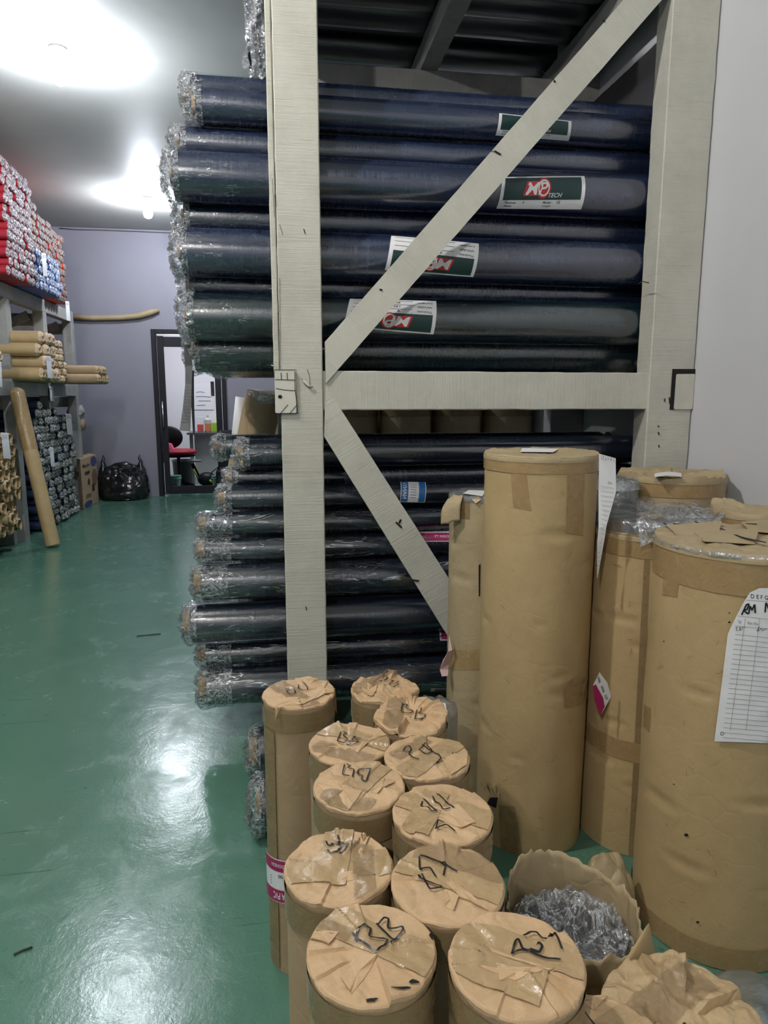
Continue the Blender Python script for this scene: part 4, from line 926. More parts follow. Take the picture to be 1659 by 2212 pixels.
# stock card: outline sighted, hanging on the roll
def card(m, fn):
    out = [(1543, 1602), (1560, 1470), (1572, 1370), (1580, 1352), (1604, 1305), (1620, 1280), (1640, 1271), (1690, 1268), (1700, 1610), (1600, 1606)]
    K = [fn(x, y, 0) for x, y in out]; n = len(K); c_ = fn(1625, 1450, 0); 
    # fill as a grid clipped to the outline so that it bends with the roll
    def inside(x, y):
        r_ = False; j = n-1
        for i in range(n):
            if (out[i][1] > y) != (out[j][1] > y) and x < (out[j][0]-out[i][0])*(y-out[i][1])/(out[j][1]-out[i][1])+out[i][0]: r_ = not r_
            j = i
        return r_
    LE = [(1640, 1270.5), (1620, 1280), (1604, 1305), (1580, 1352), (1572, 1370), (1560, 1470), (1543, 1602)]
    def xl_(y):
        for (xa, ya), (xb, yb) in zip(LE, LE[1:]):
            if y <= yb: return xa+(xb-xa)*max(0, y-ya)/(yb-ya)
        return LE[-1][0]
    m.grid(lambda u, v: fn(xl_(1270.5+v*331)*(1-u)+1700*u, 1270.5+v*331+u*5*v, .0002), 20, 70, 0)
    for i in range(22):
        y = 1370+i*10.6; x0 = 1588-(y-1370)*.125; strokes(m, lambda a, b: fn(a, b, .0012), [[(x0, y), (1700, y+12)]], .8, 1)
    for xa, xb in ((1610, 1577), (1641, 1611)): strokes(m, lambda a, b: fn(a, b, .0013), [[(xa, 1335), (xb, 1578)]], .9, 1)
    strokes(m, lambda a, b: fn(a, b, .0013), [[(1593, 1330), (1700, 1342)], [(1588, 1352), (1700, 1362)], [(1612, 1296), (1700, 1302)]], .8, 1)
    tx = lambda s, x, y, w_, h_, mi: put_text(m, lambda u, v: fn(x+u*w_+(-v)*h_*.0, y-v*h_+u*w_*.10, .0016), s, 0, 0, 1, 1, mi)
    tx('Tgl', 1593, 1346, 8, 7, 1); tx('Ban No.', 1615, 1348, 24, 6, 1); tx('D E F G', 1622, 1292, 37, 9, 2)
    strokes(m, lambda a, b: fn(a, b, .0018), [[(1602, 1328), (1612, 1306), (1618, 1304), (1614, 1316), (1606, 1318), (1616, 1326)], [(1617, 1326), (1620, 1308), (1624, 1318), (1630, 1304), (1631, 1324)], [(1652, 1322), (1654, 1300), (1662, 1320), (1668, 1300)]], 3.6, 2)
    strokes(m, lambda a, b: fn(a, b, .0018), [[(1589, 1356), (1593, 1354), (1590, 1361), (1595, 1361)], [(1597, 1354), (1600, 1361), (1597, 1361), (1600, 1354)], [(1602, 1361), (1604, 1354)], [(1605, 1354), (1609, 1354)], [(1634, 1363), (1640, 1352), (1636, 1364), (1644, 1356), (1646, 1362), (1655, 1357)]], 1.0, 2)
    ellq(m, lambda a, b: fn(a, b, .0015), 1560, 1584, 4, 4, 2, 16, .7)
cm_ = MB(); RC = GR+.006
def fcard(x, y, e):
    a, z = cyl_z(x, y, GX, GY, RC); k = RC+e+.006*max(0, math.sin((y-1270)/340*PI))*0+.0015*noise.noise(Vector((x*.03, y*.03, 0))); return Vector((GX+k*math.cos(a), GY+k*math.sin(a), z))
card(cm_, fcard); cm_.build('stock_card', [M_PAPER, M_INKG, M_MARK], rg_, world=True)

scuffs(rg_, GX, GY, GR, (1420, 1240, 1560, 2040), 26, 2); scuffs(rc, CX, CY, CR, (1300, 1200, 1390, 1800), 14, 3)
# D and F beside the wall
dc = onY(1450, 1025, 2.235); DXr, DYr, DR, DH = dc.x, dc.y, .178, dc.z
rd = big_roll('low kraft roll with a dished dented lid against the right wall', DXr, DYr, DR, DH, 35, M_KOLD, M_KOLD, 2.2, sag=.010)
print('Droll', DXr, DYr, DH); ring(rd, DH-.06, DH-.008, DR, M_TAPE)
MB().grid(lambda u, v: onZ(1414+u*58, 1023+v*8-4*math.sin(u*3), DH+.012+.006*math.sin(u*3)), 8, 2).build('paper_scrap', M_PAPER, rd, world=True)
FX, FY, FR_, FH = 1.375, 1.79, .115, 1.025
rf = big_roll('kraft roll with a caved lid at the right picture edge behind the wide roll', FX, FY, FR_, FH, 36, M_KOLD, M_KOLD, 2.4, sag=.006); ring(rf, FH-.05, FH-.012, FR_, M_TAPE)

# hanging card beside the tallest roll, and the pink tag
hc = thing('paper_card', 'long folded white stock card hanging between the tallest roll and the sleeved one', 'card', (AX+AR, AY-.02, 1.0))
hcY = AY-.17
def hp(x, y, e=0): p = onY(x, y, hcY-e); return p
m = MB(); Lp = [(1294, 980), (1293, 1060), (1293, 1140), (1290, 1170), (1289, 1250)]; Rp = [(1330, 990), (1327, 1060), (1306, 1135), (1306, 1160), (1294, 1250)]
vs = []
for i in range(5): vs += [hp(*Lp[i]), hp(*Rp[i])+Vector((0, -.012*math.sin(i), 0))]
m.add(vs, [(2*i, 2*i+1, 2*i+3, 2*i+2) for i in range(4)])
hf2 = lambda x, y: hp(x, y, .006)+Vector((0, -.006, 0))
for i in range(18): y = 1050+i*10; strokes(m, hf2, [[(1296, y), (min(1324, 1326-(y-1060)*.28), y+4)]], .7, 1)
put_text(m, lambda u, v: hf2(1296+u*30, 992-v*9+u*5), 'S T U V W X', 0, 0, 1, 1, 1); put_text(m, lambda u, v: hf2(1311+u*9, 1044-v*5+u), 'Sisa', 0, 0, 1, 1, 1)
m.build('card_sheet', [M_PAPER, M_INKG], hc, smooth=False, world=True)
pt_ = thing('printed_tag', 'crumpled magenta and white tag sticking out between the tallest roll and its neighbour', 'tag', (AX+AR, AY-.05, .75))
ty = AY-.17; m = MB(); f_ = lambda x, y, e=0: onY(x, y, ty-e)
m.add([f_(1281, 1480), f_(1295, 1452), f_(1312, 1475), f_(1320, 1505), f_(1297, 1546), f_(1284, 1512)], [(0, 1, 2, 3, 4, 5)])
m.add([f_(1281, 1482, .002), f_(1287, 1478, .002), f_(1303, 1508, .002), f_(1306, 1526, .002), f_(1297, 1546, .002), f_(1284, 1512, .002)], [(0, 1, 2, 3, 4, 5)], 1)
put_text(m, lambda u, v: f_(1294+u*4-v*4, 1461+u*13+v*2, .004), '000', 0, 0, 1, 1, 2); put_text(m, lambda u, v: f_(1302+u*4-v*4, 1481+u*13+v*2, .004), '000', 0, 0, 1, 1, 2); put_text(m, lambda u, v: f_(1310+u*4-v*5, 1500+u*10+v*2, .004), 'XXX', 0, 0, 1, 1, 2)
m.build('tag_sheet', [M_PAPER, M_MAG, M_INK], pt_, smooth=False, world=True)

# open sack-like roll with plastic inside
oc = onZ(1235, 1962, .50); OR, OH = .112, .50
ro = thing('open_kraft_roll', 'opened kraft roll with a ragged collar full of crumpled clear plastic', 'roll', (oc.x, oc.y, 0))
print('open', oc)
def ob(u, v):
    a = u*2*PI; e = .018*noise.noise(Vector((math.cos(a)*1.6, math.sin(a)*1.6, 5)))+.030*max(0, math.sin(a-.6))*1; z = v*(OH+e); rr = OR*(1+.03*noise.noise(Vector((math.cos(a)*2, math.sin(a)*2, z*8))))
    if v > .8:
        k = (v-.8)/.2; q = Vector((math.cos(a)*2.2, math.sin(a)*2.2, v*2)); dd, _ = noise.voronoi(q*1.6)
        rr += (.012*(dd[1]-dd[0])-.004+.006*noise.noise(q*4))*k; z += (.010*noise.noise(q*5)+.006*noise.noise(q*13))*k
    return (rr*math.cos(a), rr*math.sin(a), z+.001)
MB().grid(ob, 90, 40, cu=True).build('paper_sleeve', M_KOLD, ro, solid=-.0016, auto=25)
MB().grid(lambda u, v: ((OR+.006)*math.cos(u*2*PI), (OR+.006)*math.sin(u*2*PI), OH-.085+v*.045), 60, 2, cu=True).build('tape_band', M_TAPE, ro)
def pl(u, v):
    a = u*2*PI; rr = v*(OR-.008); x, y = rr*math.cos(a), rr*math.sin(a)
    return (x, y, OH-.035+.018*noise.noise(Vector((x*30, y*30, 2)))+.016*noise.noise(Vector((x*70, y*70, 5)))+.008*noise.noise(Vector((x*150, y*150, 5)))-(v > .9)*.02)
MB().grid(pl, 90, 46, cu=True).build('crumpled_plastic', M_CLEARB, ro, smooth=False)
MB().lathe([(0, OH-.075), (OR-.006, OH-.075), (OR-.006, .01)], 40).build('film_core', M_FILMK, ro)
f1 = MB().grid(lambda u, v: (lambda a, rr, z: (rr*math.cos(a), rr*math.sin(a), z))(R(285)+u*R(50), OR+.010+.02*v, OH-.0+.03*math.sin(u*PI)-v*.085), 14, 8); f1.build('torn_flap', M_KTALL, ro, solid=.0012)
MB().add([onZ(*p, OH+.004) for p in ((1120, 1976), (1140, 1974), (1150, 1985), (1128, 1988))], [(0, 1, 2, 3)]).build('paper_label', M_PAPER, ro, smooth=False, world=True)

hpq = onZ(1325, 1900, .12); hpt = thing('paper_heap', 'crumpled torn kraft paper heap on the floor between the open roll and the big rolls', 'paper heap', (hpq.x, hpq.y, 0))
for i, (dx, dy, rx, ry, hh) in enumerate(((-.02, .0, .085, .07, .20),)):
    def hpf(u, v):
        a = u*2*PI; b = v*PI/2; x = dx+rx*math.cos(a)*math.cos(b); y = dy+ry*math.sin(a)*math.cos(b); z = hh*math.sin(b); q = Vector((x*16+i, y*16, z*12))
        dd, _ = noise.voronoi(q); k = (dd[1]-dd[0])*.03-.01+noise.noise(q*2)*.008; return (x*(1+k*4), y*(1+k*4), max(.001, z+k*(z > .01)))
    MB().grid(hpf, 60, 24, cu=True).build('crumpled_paper', M_KOLD, hpt, smooth=False)
# grey plastic sheet on the floor at the right edge and bit behind the row
gs = thing('plastic_bundle', 'grey plastic film bundle on the floor at the right edge under the wide roll', 'plastic bundle', (.80, 1.12, 0))
def gsf(u, v):
    a = u*2*PI; b = v*PI/2; x = .95+.17*math.cos(a)*math.cos(b); y = 1.08+.13*math.sin(a)*math.cos(b); z = .15*math.sin(b); k = noise.noise(Vector((x*9, y*9, z*9)))*.03
    return (x+k, y+k*.5, max(.002, z+k))
MB().grid(gsf, 60, 20, cu=True).build('film_sheet', M_GREYFILM, gs, world=True)
bp = thing('plastic_wrapped_roll', 'short dark plastic wrapped roll with a white tag behind the pleated BB roll', 'roll', (.40, 1.72, 0))
MB().lathe([(0, .52), (.03, .525), (.066, .515), (.07, .50), (.07, .001)], 40, jit=lambda a, r, z: (r+.004*noise.noise(Vector((math.cos(a)*4, math.sin(a)*4, z*9)))*(r > .05), z+.012*noise.noise(Vector((math.cos(a)*3*r*20, math.sin(a)*3*r*20, 2)))*(z > .4))).build('wrapped_body', M_GREYFILM, bp)
mt_ = MB().add([onZ(*p, .535) for p in ((932, 1518), (962, 1519), (965, 1536), (940, 1541))], [(3, 2, 1, 0)]); mt_.build('paper_tag', M_PAPER, bp, smooth=False, world=True, solid=.0006)

# ------------------------------------------------------------------ left rack across the aisle
LX = -2.45
lk = thing('storage_rack', 'grey timber rack along the left wall stacked with red, blue and brown rolls', 'rack', (LX, 7.2, 0))
zL1 = 2.37; zL0 = 2.24
def lrail(x, z0, z1, ya, yb, sd): timber('shelf_rail', lk, (x, ya, (z0+z1)/2), (x, yb, (z0+z1)/2), .09, z1-z0, (1, 0, 0), M_WOODB, sd)
lrail(LX, zL0, zL1, 5.0, 8.95, 61); lrail(LX-1.6, zL0, zL1, 5.0, 8.95, 62); lrail(LX, 1.37, 1.50, 5.0, 8.95, 63); lrail(LX-1.6, 1.37, 1.50, 5.0, 8.95, 64)
pys = [onX(8, 700, LX).y, onX(87, 700, LX).y, onX(147, 700, LX).y]
for i, y in enumerate([5.1]+pys):
    for dx in (0, -1.6):
        timber('post', lk, (LX+dx-.002, y, 0), (LX+dx-.002, y, zL0-.001), .10, .12, (1, 0, 0), M_WOODB, 70+i+int(dx))
    timber('cross_beam', lk, (LX-1.55, y+.02, zL0-.08), (LX-.05, y+.02, zL0-.08), .12, .05, (0, 0, 1), M_WOODB, 80+i)
    timber('cross_beam', lk, (LX-1.55, y+.02, 1.30), (LX-.05, y+.02, 1.30), .12, .05, (0, 0, 1), M_WOODB, 90+i)
    timber('diagonal_brace', lk, (LX-1.5, y-.04, 1.55), (LX-.10, y-.04, 2.2), .09, .03, (0, 0, 1), M_WOODB, 95+i)
ya = onX(78, 500, -2.28).y
timber('post_extension', lk, (-2.40, ya-.02, 2.38), (-2.40, ya-.02, 3.15), .05, .06, (1, 0, 0), M_WOODB, 99)

def end_roll(name, r, L, side, end, crump=.5, n=14, open_=False):
    """roll lying along X, its wrapped end at x=0 facing the aisle, origin at its underside"""
    m = MB(); rg = random.Random(hash(name) % 999 if False else len(name)*13)
    m.lathe([(r, -L), (r, -.010)], n, 0, (0, 0, r), 'X')
    def fn(u, v):
        a = u*2*PI; rr = r*(1-v*.85); X = -.010+v*.9*r*crump*(1-.8*v)*2+.35*r*crump*noise.noise(Vector((math.cos(a)*3.1, math.sin(a)*3.1, v*4)))
        if open_: rr = r*(1.05-.35*v); X = -.01+(.5-abs(v-.35))*r*1.2+.5*r*noise.noise(Vector((math.cos(a)*3.5, math.sin(a)*3.5, v*3)))
        return (X, -rr*math.sin(a), r+rr*math.cos(a))
    m.grid(fn, 18, 6, 1, cu=True)
    m.lathe([(r*.6, -.02), (0, -.02)], 10, 2, (0, 0, r), 'X')
    return m.build(name, [side, end, M_DARK], None, auto=35)
def m_end(name, c, c2, rough=.25, metal=.0):
    t = NT(name); co = t.coord(rnd=True); n = t.noise(co, 60, 4, .7); t.col(t.ramp(n, [(.40, c2), (.62, c)])); t.rough(rough); t.set(Metallic=metal); t.bump(n, .9, .01); return t.m
E_SIL = m_end('silver_plastic_end', (.60, .56, .58), (.16, .07, .08), .22)
E_ORG = m_end('smoky_plastic_end', (.26, .20, .18), (.06, .03, .025), .35)
E_BLU = m_end('bluish_plastic_end', (.62, .70, .85), (.05, .08, .2), .22)
E_DRK = m_end('clear_dark_end', (.62, .64, .60), (.05, .06, .06), .18)
S_RED = flat('red_film', (.36, .02, .035), .35); S_ORG = flat('orange_red_film', (.72, .07, .03), .35); S_BLU = flat('blue_film', (.04, .09, .36), .35); S_NVY = flat('dark_navy_film', (.02, .03, .07), .35)
def pack(name, label, cat, group, r, L, side, end, xe, y0, y1, z0, rows, taper=0, crump=.5, jit=.02, skip=None, open_=False, colfn=None):
    base = end_roll(name, r, L, side, end, crump, open_=open_); tag(base, label, cat, group); used = False; n = 0
    for k in range(rows):
        ny = int((y1-y0-2*r)/(2.03*r))+1
        for i in range(ny):
            y = y0+r+i*2.03*r+(k % 2)*r; z = z0+k*1.76*r
            if y+r > y1+r*.3 or z+2*r > CEIL-.03: continue
            if skip and skip(i, k, y, z): continue
            o = base if not used else base.copy()
            if used: COL.objects.link(o)
            used = True; n += 1
            o.location = (xe+random.uniform(-jit, jit), y, z)
    print('PACK', name, n)
pp = lambda x, y, X: onX(x, y, X)
XE = -2.20
yr0 = pp(18, 560, XE).y; yr1 = pp(78, 560, XE).y; yb1 = pp(140, 600, XE).y
pack('red_film_roll', 'red film roll with silvery plastic end on the left top shelf', 'roll', 'red rolls on the left top shelf', .041, 1.4, S_RED, E_SIL, XE, yr0, yr1, zL1+.002, 13, jit=.015)
pack('blue_film_roll', 'blue film roll with shiny plastic end on the left top shelf', 'roll', 'blue rolls on the left top shelf', .041, 1.4, S_BLU, E_BLU, XE-.01, yr1+.02, yb1-.05, zL1+.002, 5, jit=.015)
pack('orange_film_roll', 'orange red film roll with smoky plastic end above the blue rolls', 'roll', 'orange rolls above the blue ones', .041, 1.4, S_ORG, E_ORG, XE-.07, yr1+.04, yb1-.05, zL1+.002+5*1.76*.041+.02, 6, jit=.012, skip=lambda i, k, y, z: k > 4 and y > yr1+.35)
pack('orange_film_roll', 'orange red film roll with smoky plastic end by the far wall', 'roll', 'orange rolls nearest the far wall', .041, 1.4, S_ORG, E_ORG, XE-.10, yb1-.04, yb1+.42, zL1+.002, 10, jit=.012)
# extra red/near pack out of frame is left out; middle shelf brown rolls
ZM = 1.502
y_a = pp(88, 780, -2.15).y; y_b = pp(116, 790, -2.15).y; y_c = pp(146, 795, -2.2).y
pack('brown_paper_roll', 'kraft roll with pale crumpled end in the four high pile on the middle shelf', 'roll', 'kraft rolls piled four high on the middle shelf', .063, 1.4, M_KTALL, M_KCREAM, -2.15, y_a-.05, y_b+.10, ZM, 4, crump=.8)
pack('brown_paper_roll', 'small kraft roll with pale crumpled end in the middle shelf pile', 'roll', 'small kraft rolls on the middle shelf', .040, 1.4, M_KTALL, M_KCREAM, -2.22, y_b+.14, y_c+.02, ZM, 6, crump=.8)
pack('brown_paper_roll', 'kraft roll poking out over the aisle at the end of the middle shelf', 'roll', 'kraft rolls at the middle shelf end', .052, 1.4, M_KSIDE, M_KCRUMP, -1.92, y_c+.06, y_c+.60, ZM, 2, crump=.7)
pack('brown_paper_roll', 'kraft roll with pale end at the left picture edge on the middle shelf', 'roll', 'kraft rolls at the left picture edge', .060, 1.4, M_KTALL, M_KCREAM, -2.15, 5.15, pp(10, 780, -2.15).y, ZM, 4, crump=.8)
# floor stacks
yk0 = 5.6; yk1 = pp(44, 1100, -2.36).y
pack('brown_paper_roll', 'kraft roll with torn open end in the floor stack at left', 'roll', 'kraft rolls stacked on the floor', .055, 1.4, M_KOLD, M_KCRUMP, -2.36, yk0, yk1, .16, 9, open_=True, jit=.05)
bl = thing('pallet', 'low dark timber pallet under the torn kraft rolls', 'pallet', (-3.0, 6.1, 0))
for i in range(5): MB().box((-2.55-.28*i, 6.15, .135), (.12, 1.35, .03)).build('deck_board', M_WOODB, bl, smooth=False, world=True)
for y in (5.6, 6.15, 6.7): MB().box((-3.1, y, .06), (1.3, .08, .12)).build('bearer', M_WOODB, bl, smooth=False, world=True)
ys0 = pp(92, 1100, -2.38).y; ys1 = pp(168, 1080, -2.38).y
pack('navy_film_roll', 'dark navy roll with shiny crinkled plastic end stacked on the floor at left', 'roll', 'navy rolls stacked on the floor', .046, 1.4, S_NVY, E_DRK, -2.38, ys0, ys1, .012, 16, jit=.03, crump=.9, skip=lambda i, k, y, z: z > 1.24-(y-ys0)*.12)
print('LEFT', yr0, yr1, yb1, y_a, y_b, y_c, yk1, ys0, ys1, pys)

# leaning kraft tube
p0 = onZ(115, 1182, 0.0); a_ = onX(35, 838, LX+.13)
lt = thing('kraft_tube', 'long taped kraft tube leaning against the left rack', 'tube', (p0.x, p0.y, 0))
b0 = Vector((p0.x, p0.y, .05)); d_ = (a_-b0); Lt = d_.length; zax = d_.normalized(); xax = zax.cross(Vector((0, 1, 0))).normalized(); yax = zax.cross(xax)
Mt = Matrix((xax, yax, zax)).transposed().to_4x4(); Mt.translation = Vector((0, 0, .022))
o = MB().lathe([(0, 0), (.062, 0)]+[(.062, Lt*i/30) for i in range(31)]+[(.03, Lt+.01), (0, Lt)], 32, jit=lambda a, r, z: (r+.002*noise.noise(Vector((math.cos(a)*2, math.sin(a)*2, z*9)))*(1 if z < Lt*.6 else 2.4), z)).build('tube_body', M_KTALL, lt, auto=50); o.matrix_local = Mt
o = MB().lathe([(.0645, Lt*.62), (.0645, Lt*.8), (.0645, Lt*.98), (.052, Lt*1.01), (.03, Lt*1.02)], 40, jit=lambda a, r, z: (r+.004*noise.noise(Vector((math.cos(a)*4, math.sin(a)*4, z*14))), z)).build('tape_wrapping', M_TAPE, lt); o.matrix_local = Mt
o = MB().grid(lambda u, v: (.0655*math.cos(R(200)+u*.9), .0655*math.sin(R(200)+u*.9), Lt*.42+v*.16), 5, 2, 0).grid(lambda u, v: (.0663*math.cos(R(200)+.35+u*.45), .0663*math.sin(R(200)+.35+u*.45), Lt*.43+v*.14), 5, 2, 1).build('printed_label', [M_PAPER, M_MAG], lt); o.matrix_local = Mt

# hanging white price slips
for (x0, y0, x1, y1, X, lab) in ((90, 546, 102, 596, -2.165, 'white paper slip hanging from the blue rolls on the top shelf'), (141, 650, 152, 692, -2.26, 'white paper slip hanging below the farthest orange rolls'),
      (99, 768, 113, 816, -2.10, 'white paper slip hanging on the four high kraft pile'), (106, 834, 117, 866, -2.395, 'white paper slip hanging under the middle shelf rail'),
      (2, 934, 23, 990, -2.30, 'large white paper slip on the torn kraft floor stack'), (141, 893, 157, 938, -2.32, 'white paper slip on top of the navy floor stack'), (107, 965, 118, 1007, -2.33, 'pale paper slip on the middle of the navy floor stack'),
      (-4, 780, 5, 835, -2.08, 'white paper slip cut by the left picture edge at the middle shelf')):
    m = MB(); m.grid(lambda u, v: onX(x0+u*(x1-x0)*.75+v*(x1-x0)*.28, y0+v*(y1-y0)+u*1.5, X+.012*math.sin(v*2.4)), 3, 10); 
    for i in range(2): m.grid(lambda u, v: onX(x0+1+u*(x1-x0)*.6+(.1+i*.07)*(x1-x0)*.28, y0+(y1-y0)*(.10+i*.07)+v*1.0+u, X+.012+.003), 1, 1, 1)
    tag(m.build('paper_slip', [M_PAPER, M_INKG], None, smooth=False), lab, 'paper slip', 'white slips hanging on the left rack')

# pipe-like pole fixed on the far wall, wire, sundries
pw = [onY(x, y, Y_FAR-.05) for x, y in ((150, 684), (200, 687), (260, 686), (300, 682), (325, 675), (343, 670))]
tag(MB().tube(pw, [.035, .036, .036, .040, .042, .022], 10).build('paper_tube', M_KOLD), 'thin bent paper covered tube fixed across the far lavender wall', 'tube')
wr_ = [onY(x, y, Y_FAR-.02) for x, y in ((128, 493), (165, 496), (220, 497), (300, 500), (390, 504), (480, 506))]
tag(MB().tube(wr_, .006, 6).build('electric_wire', M_WIRE), 'thin wire running along the top of the far wall', 'wire')
# cardboard box (fan carton)
bx0 = onZ(181, 1101, 0); bxt = thing('cardboard_box', 'upright printed cardboard carton beside the black bag by the far wall', 'box', (bx0.x+.0, bx0.y+.2, 0))
hb = .62; cb = m_kraft('carton_board', (.50, .36, .24), (.44, .31, .2), .1, bs=.05)
pA, pB, pC = onZ(181, 1101, 0), onZ(214, 1083, 0), onZ(166, 1095, 0); pD = pB+pC-pA
m = MB(); top = [p+Vector((0, 0, hb)) for p in (pA, pB, pD, pC)]; bt_ = [pA+Vector((0, 0, .001)), pB+Vector((0, 0, .001)), pD+Vector((0, 0, .001)), pC+Vector((0, 0, .001))]
m.add(bt_+top, [(0, 1, 5, 4), (1, 2, 6, 5), (2, 3, 7, 6), (3, 0, 4, 7), (4, 5, 6, 7), (3, 2, 1, 0)]); m.build('carton', cb, bxt, smooth=False, world=True, bevel=.004)
nrm = (pB-pA).cross(Vector((0, 0, 1))).normalized(); 
if nrm.x < 0 and nrm.y > 0: nrm = -nrm
fbx = lambda u, v: pA+(pB-pA)*u+Vector((0, 0, hb*v))+(nrm if (O-pA).dot(nrm) > 0 else -nrm)*.004
m = MB(); put_text(m, fbx, 'Miyako', .10, .79, .54, .88, 0); rectq(m, fbx, .22, .66, .50, .72, 0); ellq(m, fbx, .80, .55, .17, .17, 1); ellq(m, fbx, .80, .88, .18, .10, 2); ellq(m, fbx, .42, .50, .06, .07, 0, 14); rectq(m, fbx, .2, .20, .5, .26, 1); rectq(m, fbx, .60, .28, .75, .42, 0); ellq(m, fbx, .3, .07, .25, .06, 2)
m.build('printed_graphics', [flat('carton_ink', (.04, .03, .03), .6), flat('carton_brown', (.22, .13, .08), .6), flat('carton_blue', (.05, .06, .2), .6)], bxt, smooth=False, world=True)
# odds and ends between the navy stack and the far wall
q = onX(178, 985, -2.45)
tag(MB().tube([Vector((-3.0, 9.0, 1.02)), Vector((-2.38, 9.0, 1.02))], .075, 16).build('kraft_roll', M_KSIDE), 'short brown roll stub above the cardboard carton', 'roll')
tag(MB().tube([Vector((-3.0, 9.0, .80)), Vector((-2.5, 9.0, .80))], .13, 16).build('kraft_roll', M_KCRUMP), 'crumpled brown bundle behind the cardboard carton', 'roll')
m = MB().grid(lambda u, v: ((lambda a, b: (-2.46+.10*math.cos(a)*math.sin(b)+.04*noise.noise(Vector((u*7, v*7, 0))), 8.98+.10*math.sin(a)*math.sin(b), 1.175+.09*math.cos(b)+.05*noise.noise(Vector((u*6, v*8, 3)))))(u*2*PI, v*PI)), 28, 16, cu=True)
tag(m.build('cloth_bundle', flat('grey_cloth', (.35, .36, .33), .8)), 'crumpled grey cloth bundle lying on the roll stub', 'cloth')
tag(MB().tube([onZ(198, 1010, .30), Vector((-2.42, 9.55, 1.35))], .012, 8).build('metal_rod', M_CHROME), 'thin pale rod leaning upright behind the carton', 'rod') if False else None

# black rubbish bag
bg = onZ(268, 1078, 0); bgt = thing('rubbish_bag', 'tied black plastic rubbish bag with two ear handles by the far wall', 'bag', (bg.x, bg.y, 0))
def bagf(u, v):
    a = u*2*PI; prof = [(.02, 0), (.27, .005), (.31, .07), (.31, .20), (.28, .33), (.21, .43), (.12, .46), (.03, .44)]; k = v*7; i = min(int(k), 6); f = k-i
    r = prof[i][0]*(1-f)+prof[i+1][0]*f; z = prof[i][1]*(1-f)+prof[i+1][1]*f
    dd, _ = noise.voronoi(Vector((math.cos(a)*r*9, math.sin(a)*r*9, z*8))); n = (dd[1]-dd[0])*.032-.008+noise.noise(Vector((math.cos(a)*r*9, math.sin(a)*r*9, z*9)))*.03+noise.noise(Vector((math.cos(a)*r*22, math.sin(a)*r*22, z*22)))*.016
    ear = max(0, abs(math.cos(a))-.75)*.9*(.25 if v > .55 else 0)*math.sin(min(1, max(0, (v-.55)/.35))*PI)
    return ((r+n*(z > .02)+ear*.2)*math.cos(a)*1.05, (r*.72+n*(z > .02))*math.sin(a), max(0, z+n*.5*(z > .05)))
MB().grid(bagf, 90, 54, cu=True).build('bag_body', M_PLASB, bgt, auto=24)
for sx in (-1, 1):
    MB().tube([(sx*.20, 0, .18), (sx*.235, 0, .30), (sx*.25, .015, .39), (sx*.235, .0, .46), (sx*.245, .012, .51), (sx*.225, .0, .56), (sx*.235, .01, .59)], [.11, .085, .055, .036, .024, .018, .008], 7).build('handle', M_PLASB, bgt)
MB().tube([(-.19, .02, .40), (-.08, .0, .455), (.04, .02, .465), (.17, .02, .42)], [.03, .035, .045, .03], 8).build('knot', M_PLASB, bgt)

# ------------------------------------------------------------------ behind the lower stack: leaning roll, plank, chair, hanging slips
YB = YF+1.35
c0, c1_ = onY(552, 945, YB), onY(572, 848, YB)
tb = thing('kraft_roll', 'taped kraft roll leaning upright behind the post above the lower stack', 'roll', (c0.x, YB, c0.z-.3))
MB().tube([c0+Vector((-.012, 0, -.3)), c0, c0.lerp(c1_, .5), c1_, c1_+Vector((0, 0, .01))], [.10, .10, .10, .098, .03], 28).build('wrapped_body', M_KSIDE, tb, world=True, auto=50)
MB().tube([c1_-Vector((0, 0, .06)), c1_+Vector((.0, 0, .005)), c1_+Vector((.002, 0, .022))], [.102, .103, .02], 28).build('plastic_cap', M_CLEARB, tb, world=True)
c0, c1_ = onY(512, 935, YB+.02), onY(520, 858, YB+.02)
tag(MB().tube([c0+Vector((0, 0, -.3)), c0, c1_], [.028, .028, .028], 16).build('paper_roll', M_PAPER), 'slim white paper roll standing beside the leaning kraft roll', 'roll')
pk = [onZ(487, 1125, .0), ]
tag(timber('plank', thing('raw_plank', 'narrow raw wooden plank leaning in the gap left of the lower stack', 'plank', (.0, YB, 0)), onY(484, 1190, 3.75), onY(507, 985, 3.75), .055, .02, (1, 0, 0), M_RAW, 7))
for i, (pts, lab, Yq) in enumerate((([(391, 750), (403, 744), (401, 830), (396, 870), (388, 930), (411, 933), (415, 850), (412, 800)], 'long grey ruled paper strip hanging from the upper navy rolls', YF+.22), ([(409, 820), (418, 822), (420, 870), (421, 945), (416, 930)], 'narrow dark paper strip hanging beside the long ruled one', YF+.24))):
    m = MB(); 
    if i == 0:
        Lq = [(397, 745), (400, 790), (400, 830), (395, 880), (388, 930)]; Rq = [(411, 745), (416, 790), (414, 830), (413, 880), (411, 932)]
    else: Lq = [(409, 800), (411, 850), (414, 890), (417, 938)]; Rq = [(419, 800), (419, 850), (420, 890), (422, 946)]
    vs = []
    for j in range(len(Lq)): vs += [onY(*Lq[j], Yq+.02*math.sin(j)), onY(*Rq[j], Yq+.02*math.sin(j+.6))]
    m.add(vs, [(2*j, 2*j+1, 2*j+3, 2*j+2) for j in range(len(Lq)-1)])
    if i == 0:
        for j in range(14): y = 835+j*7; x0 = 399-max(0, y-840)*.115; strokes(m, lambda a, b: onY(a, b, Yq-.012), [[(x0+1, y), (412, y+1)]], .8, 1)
    tag(m.build('paper_strip', [flat('shaded_label_paper', (.10, .105, .11), .6), M_INK], None, smooth=False), lab, 'paper strip')  # label paper coloured dark to carry the shade it hangs in
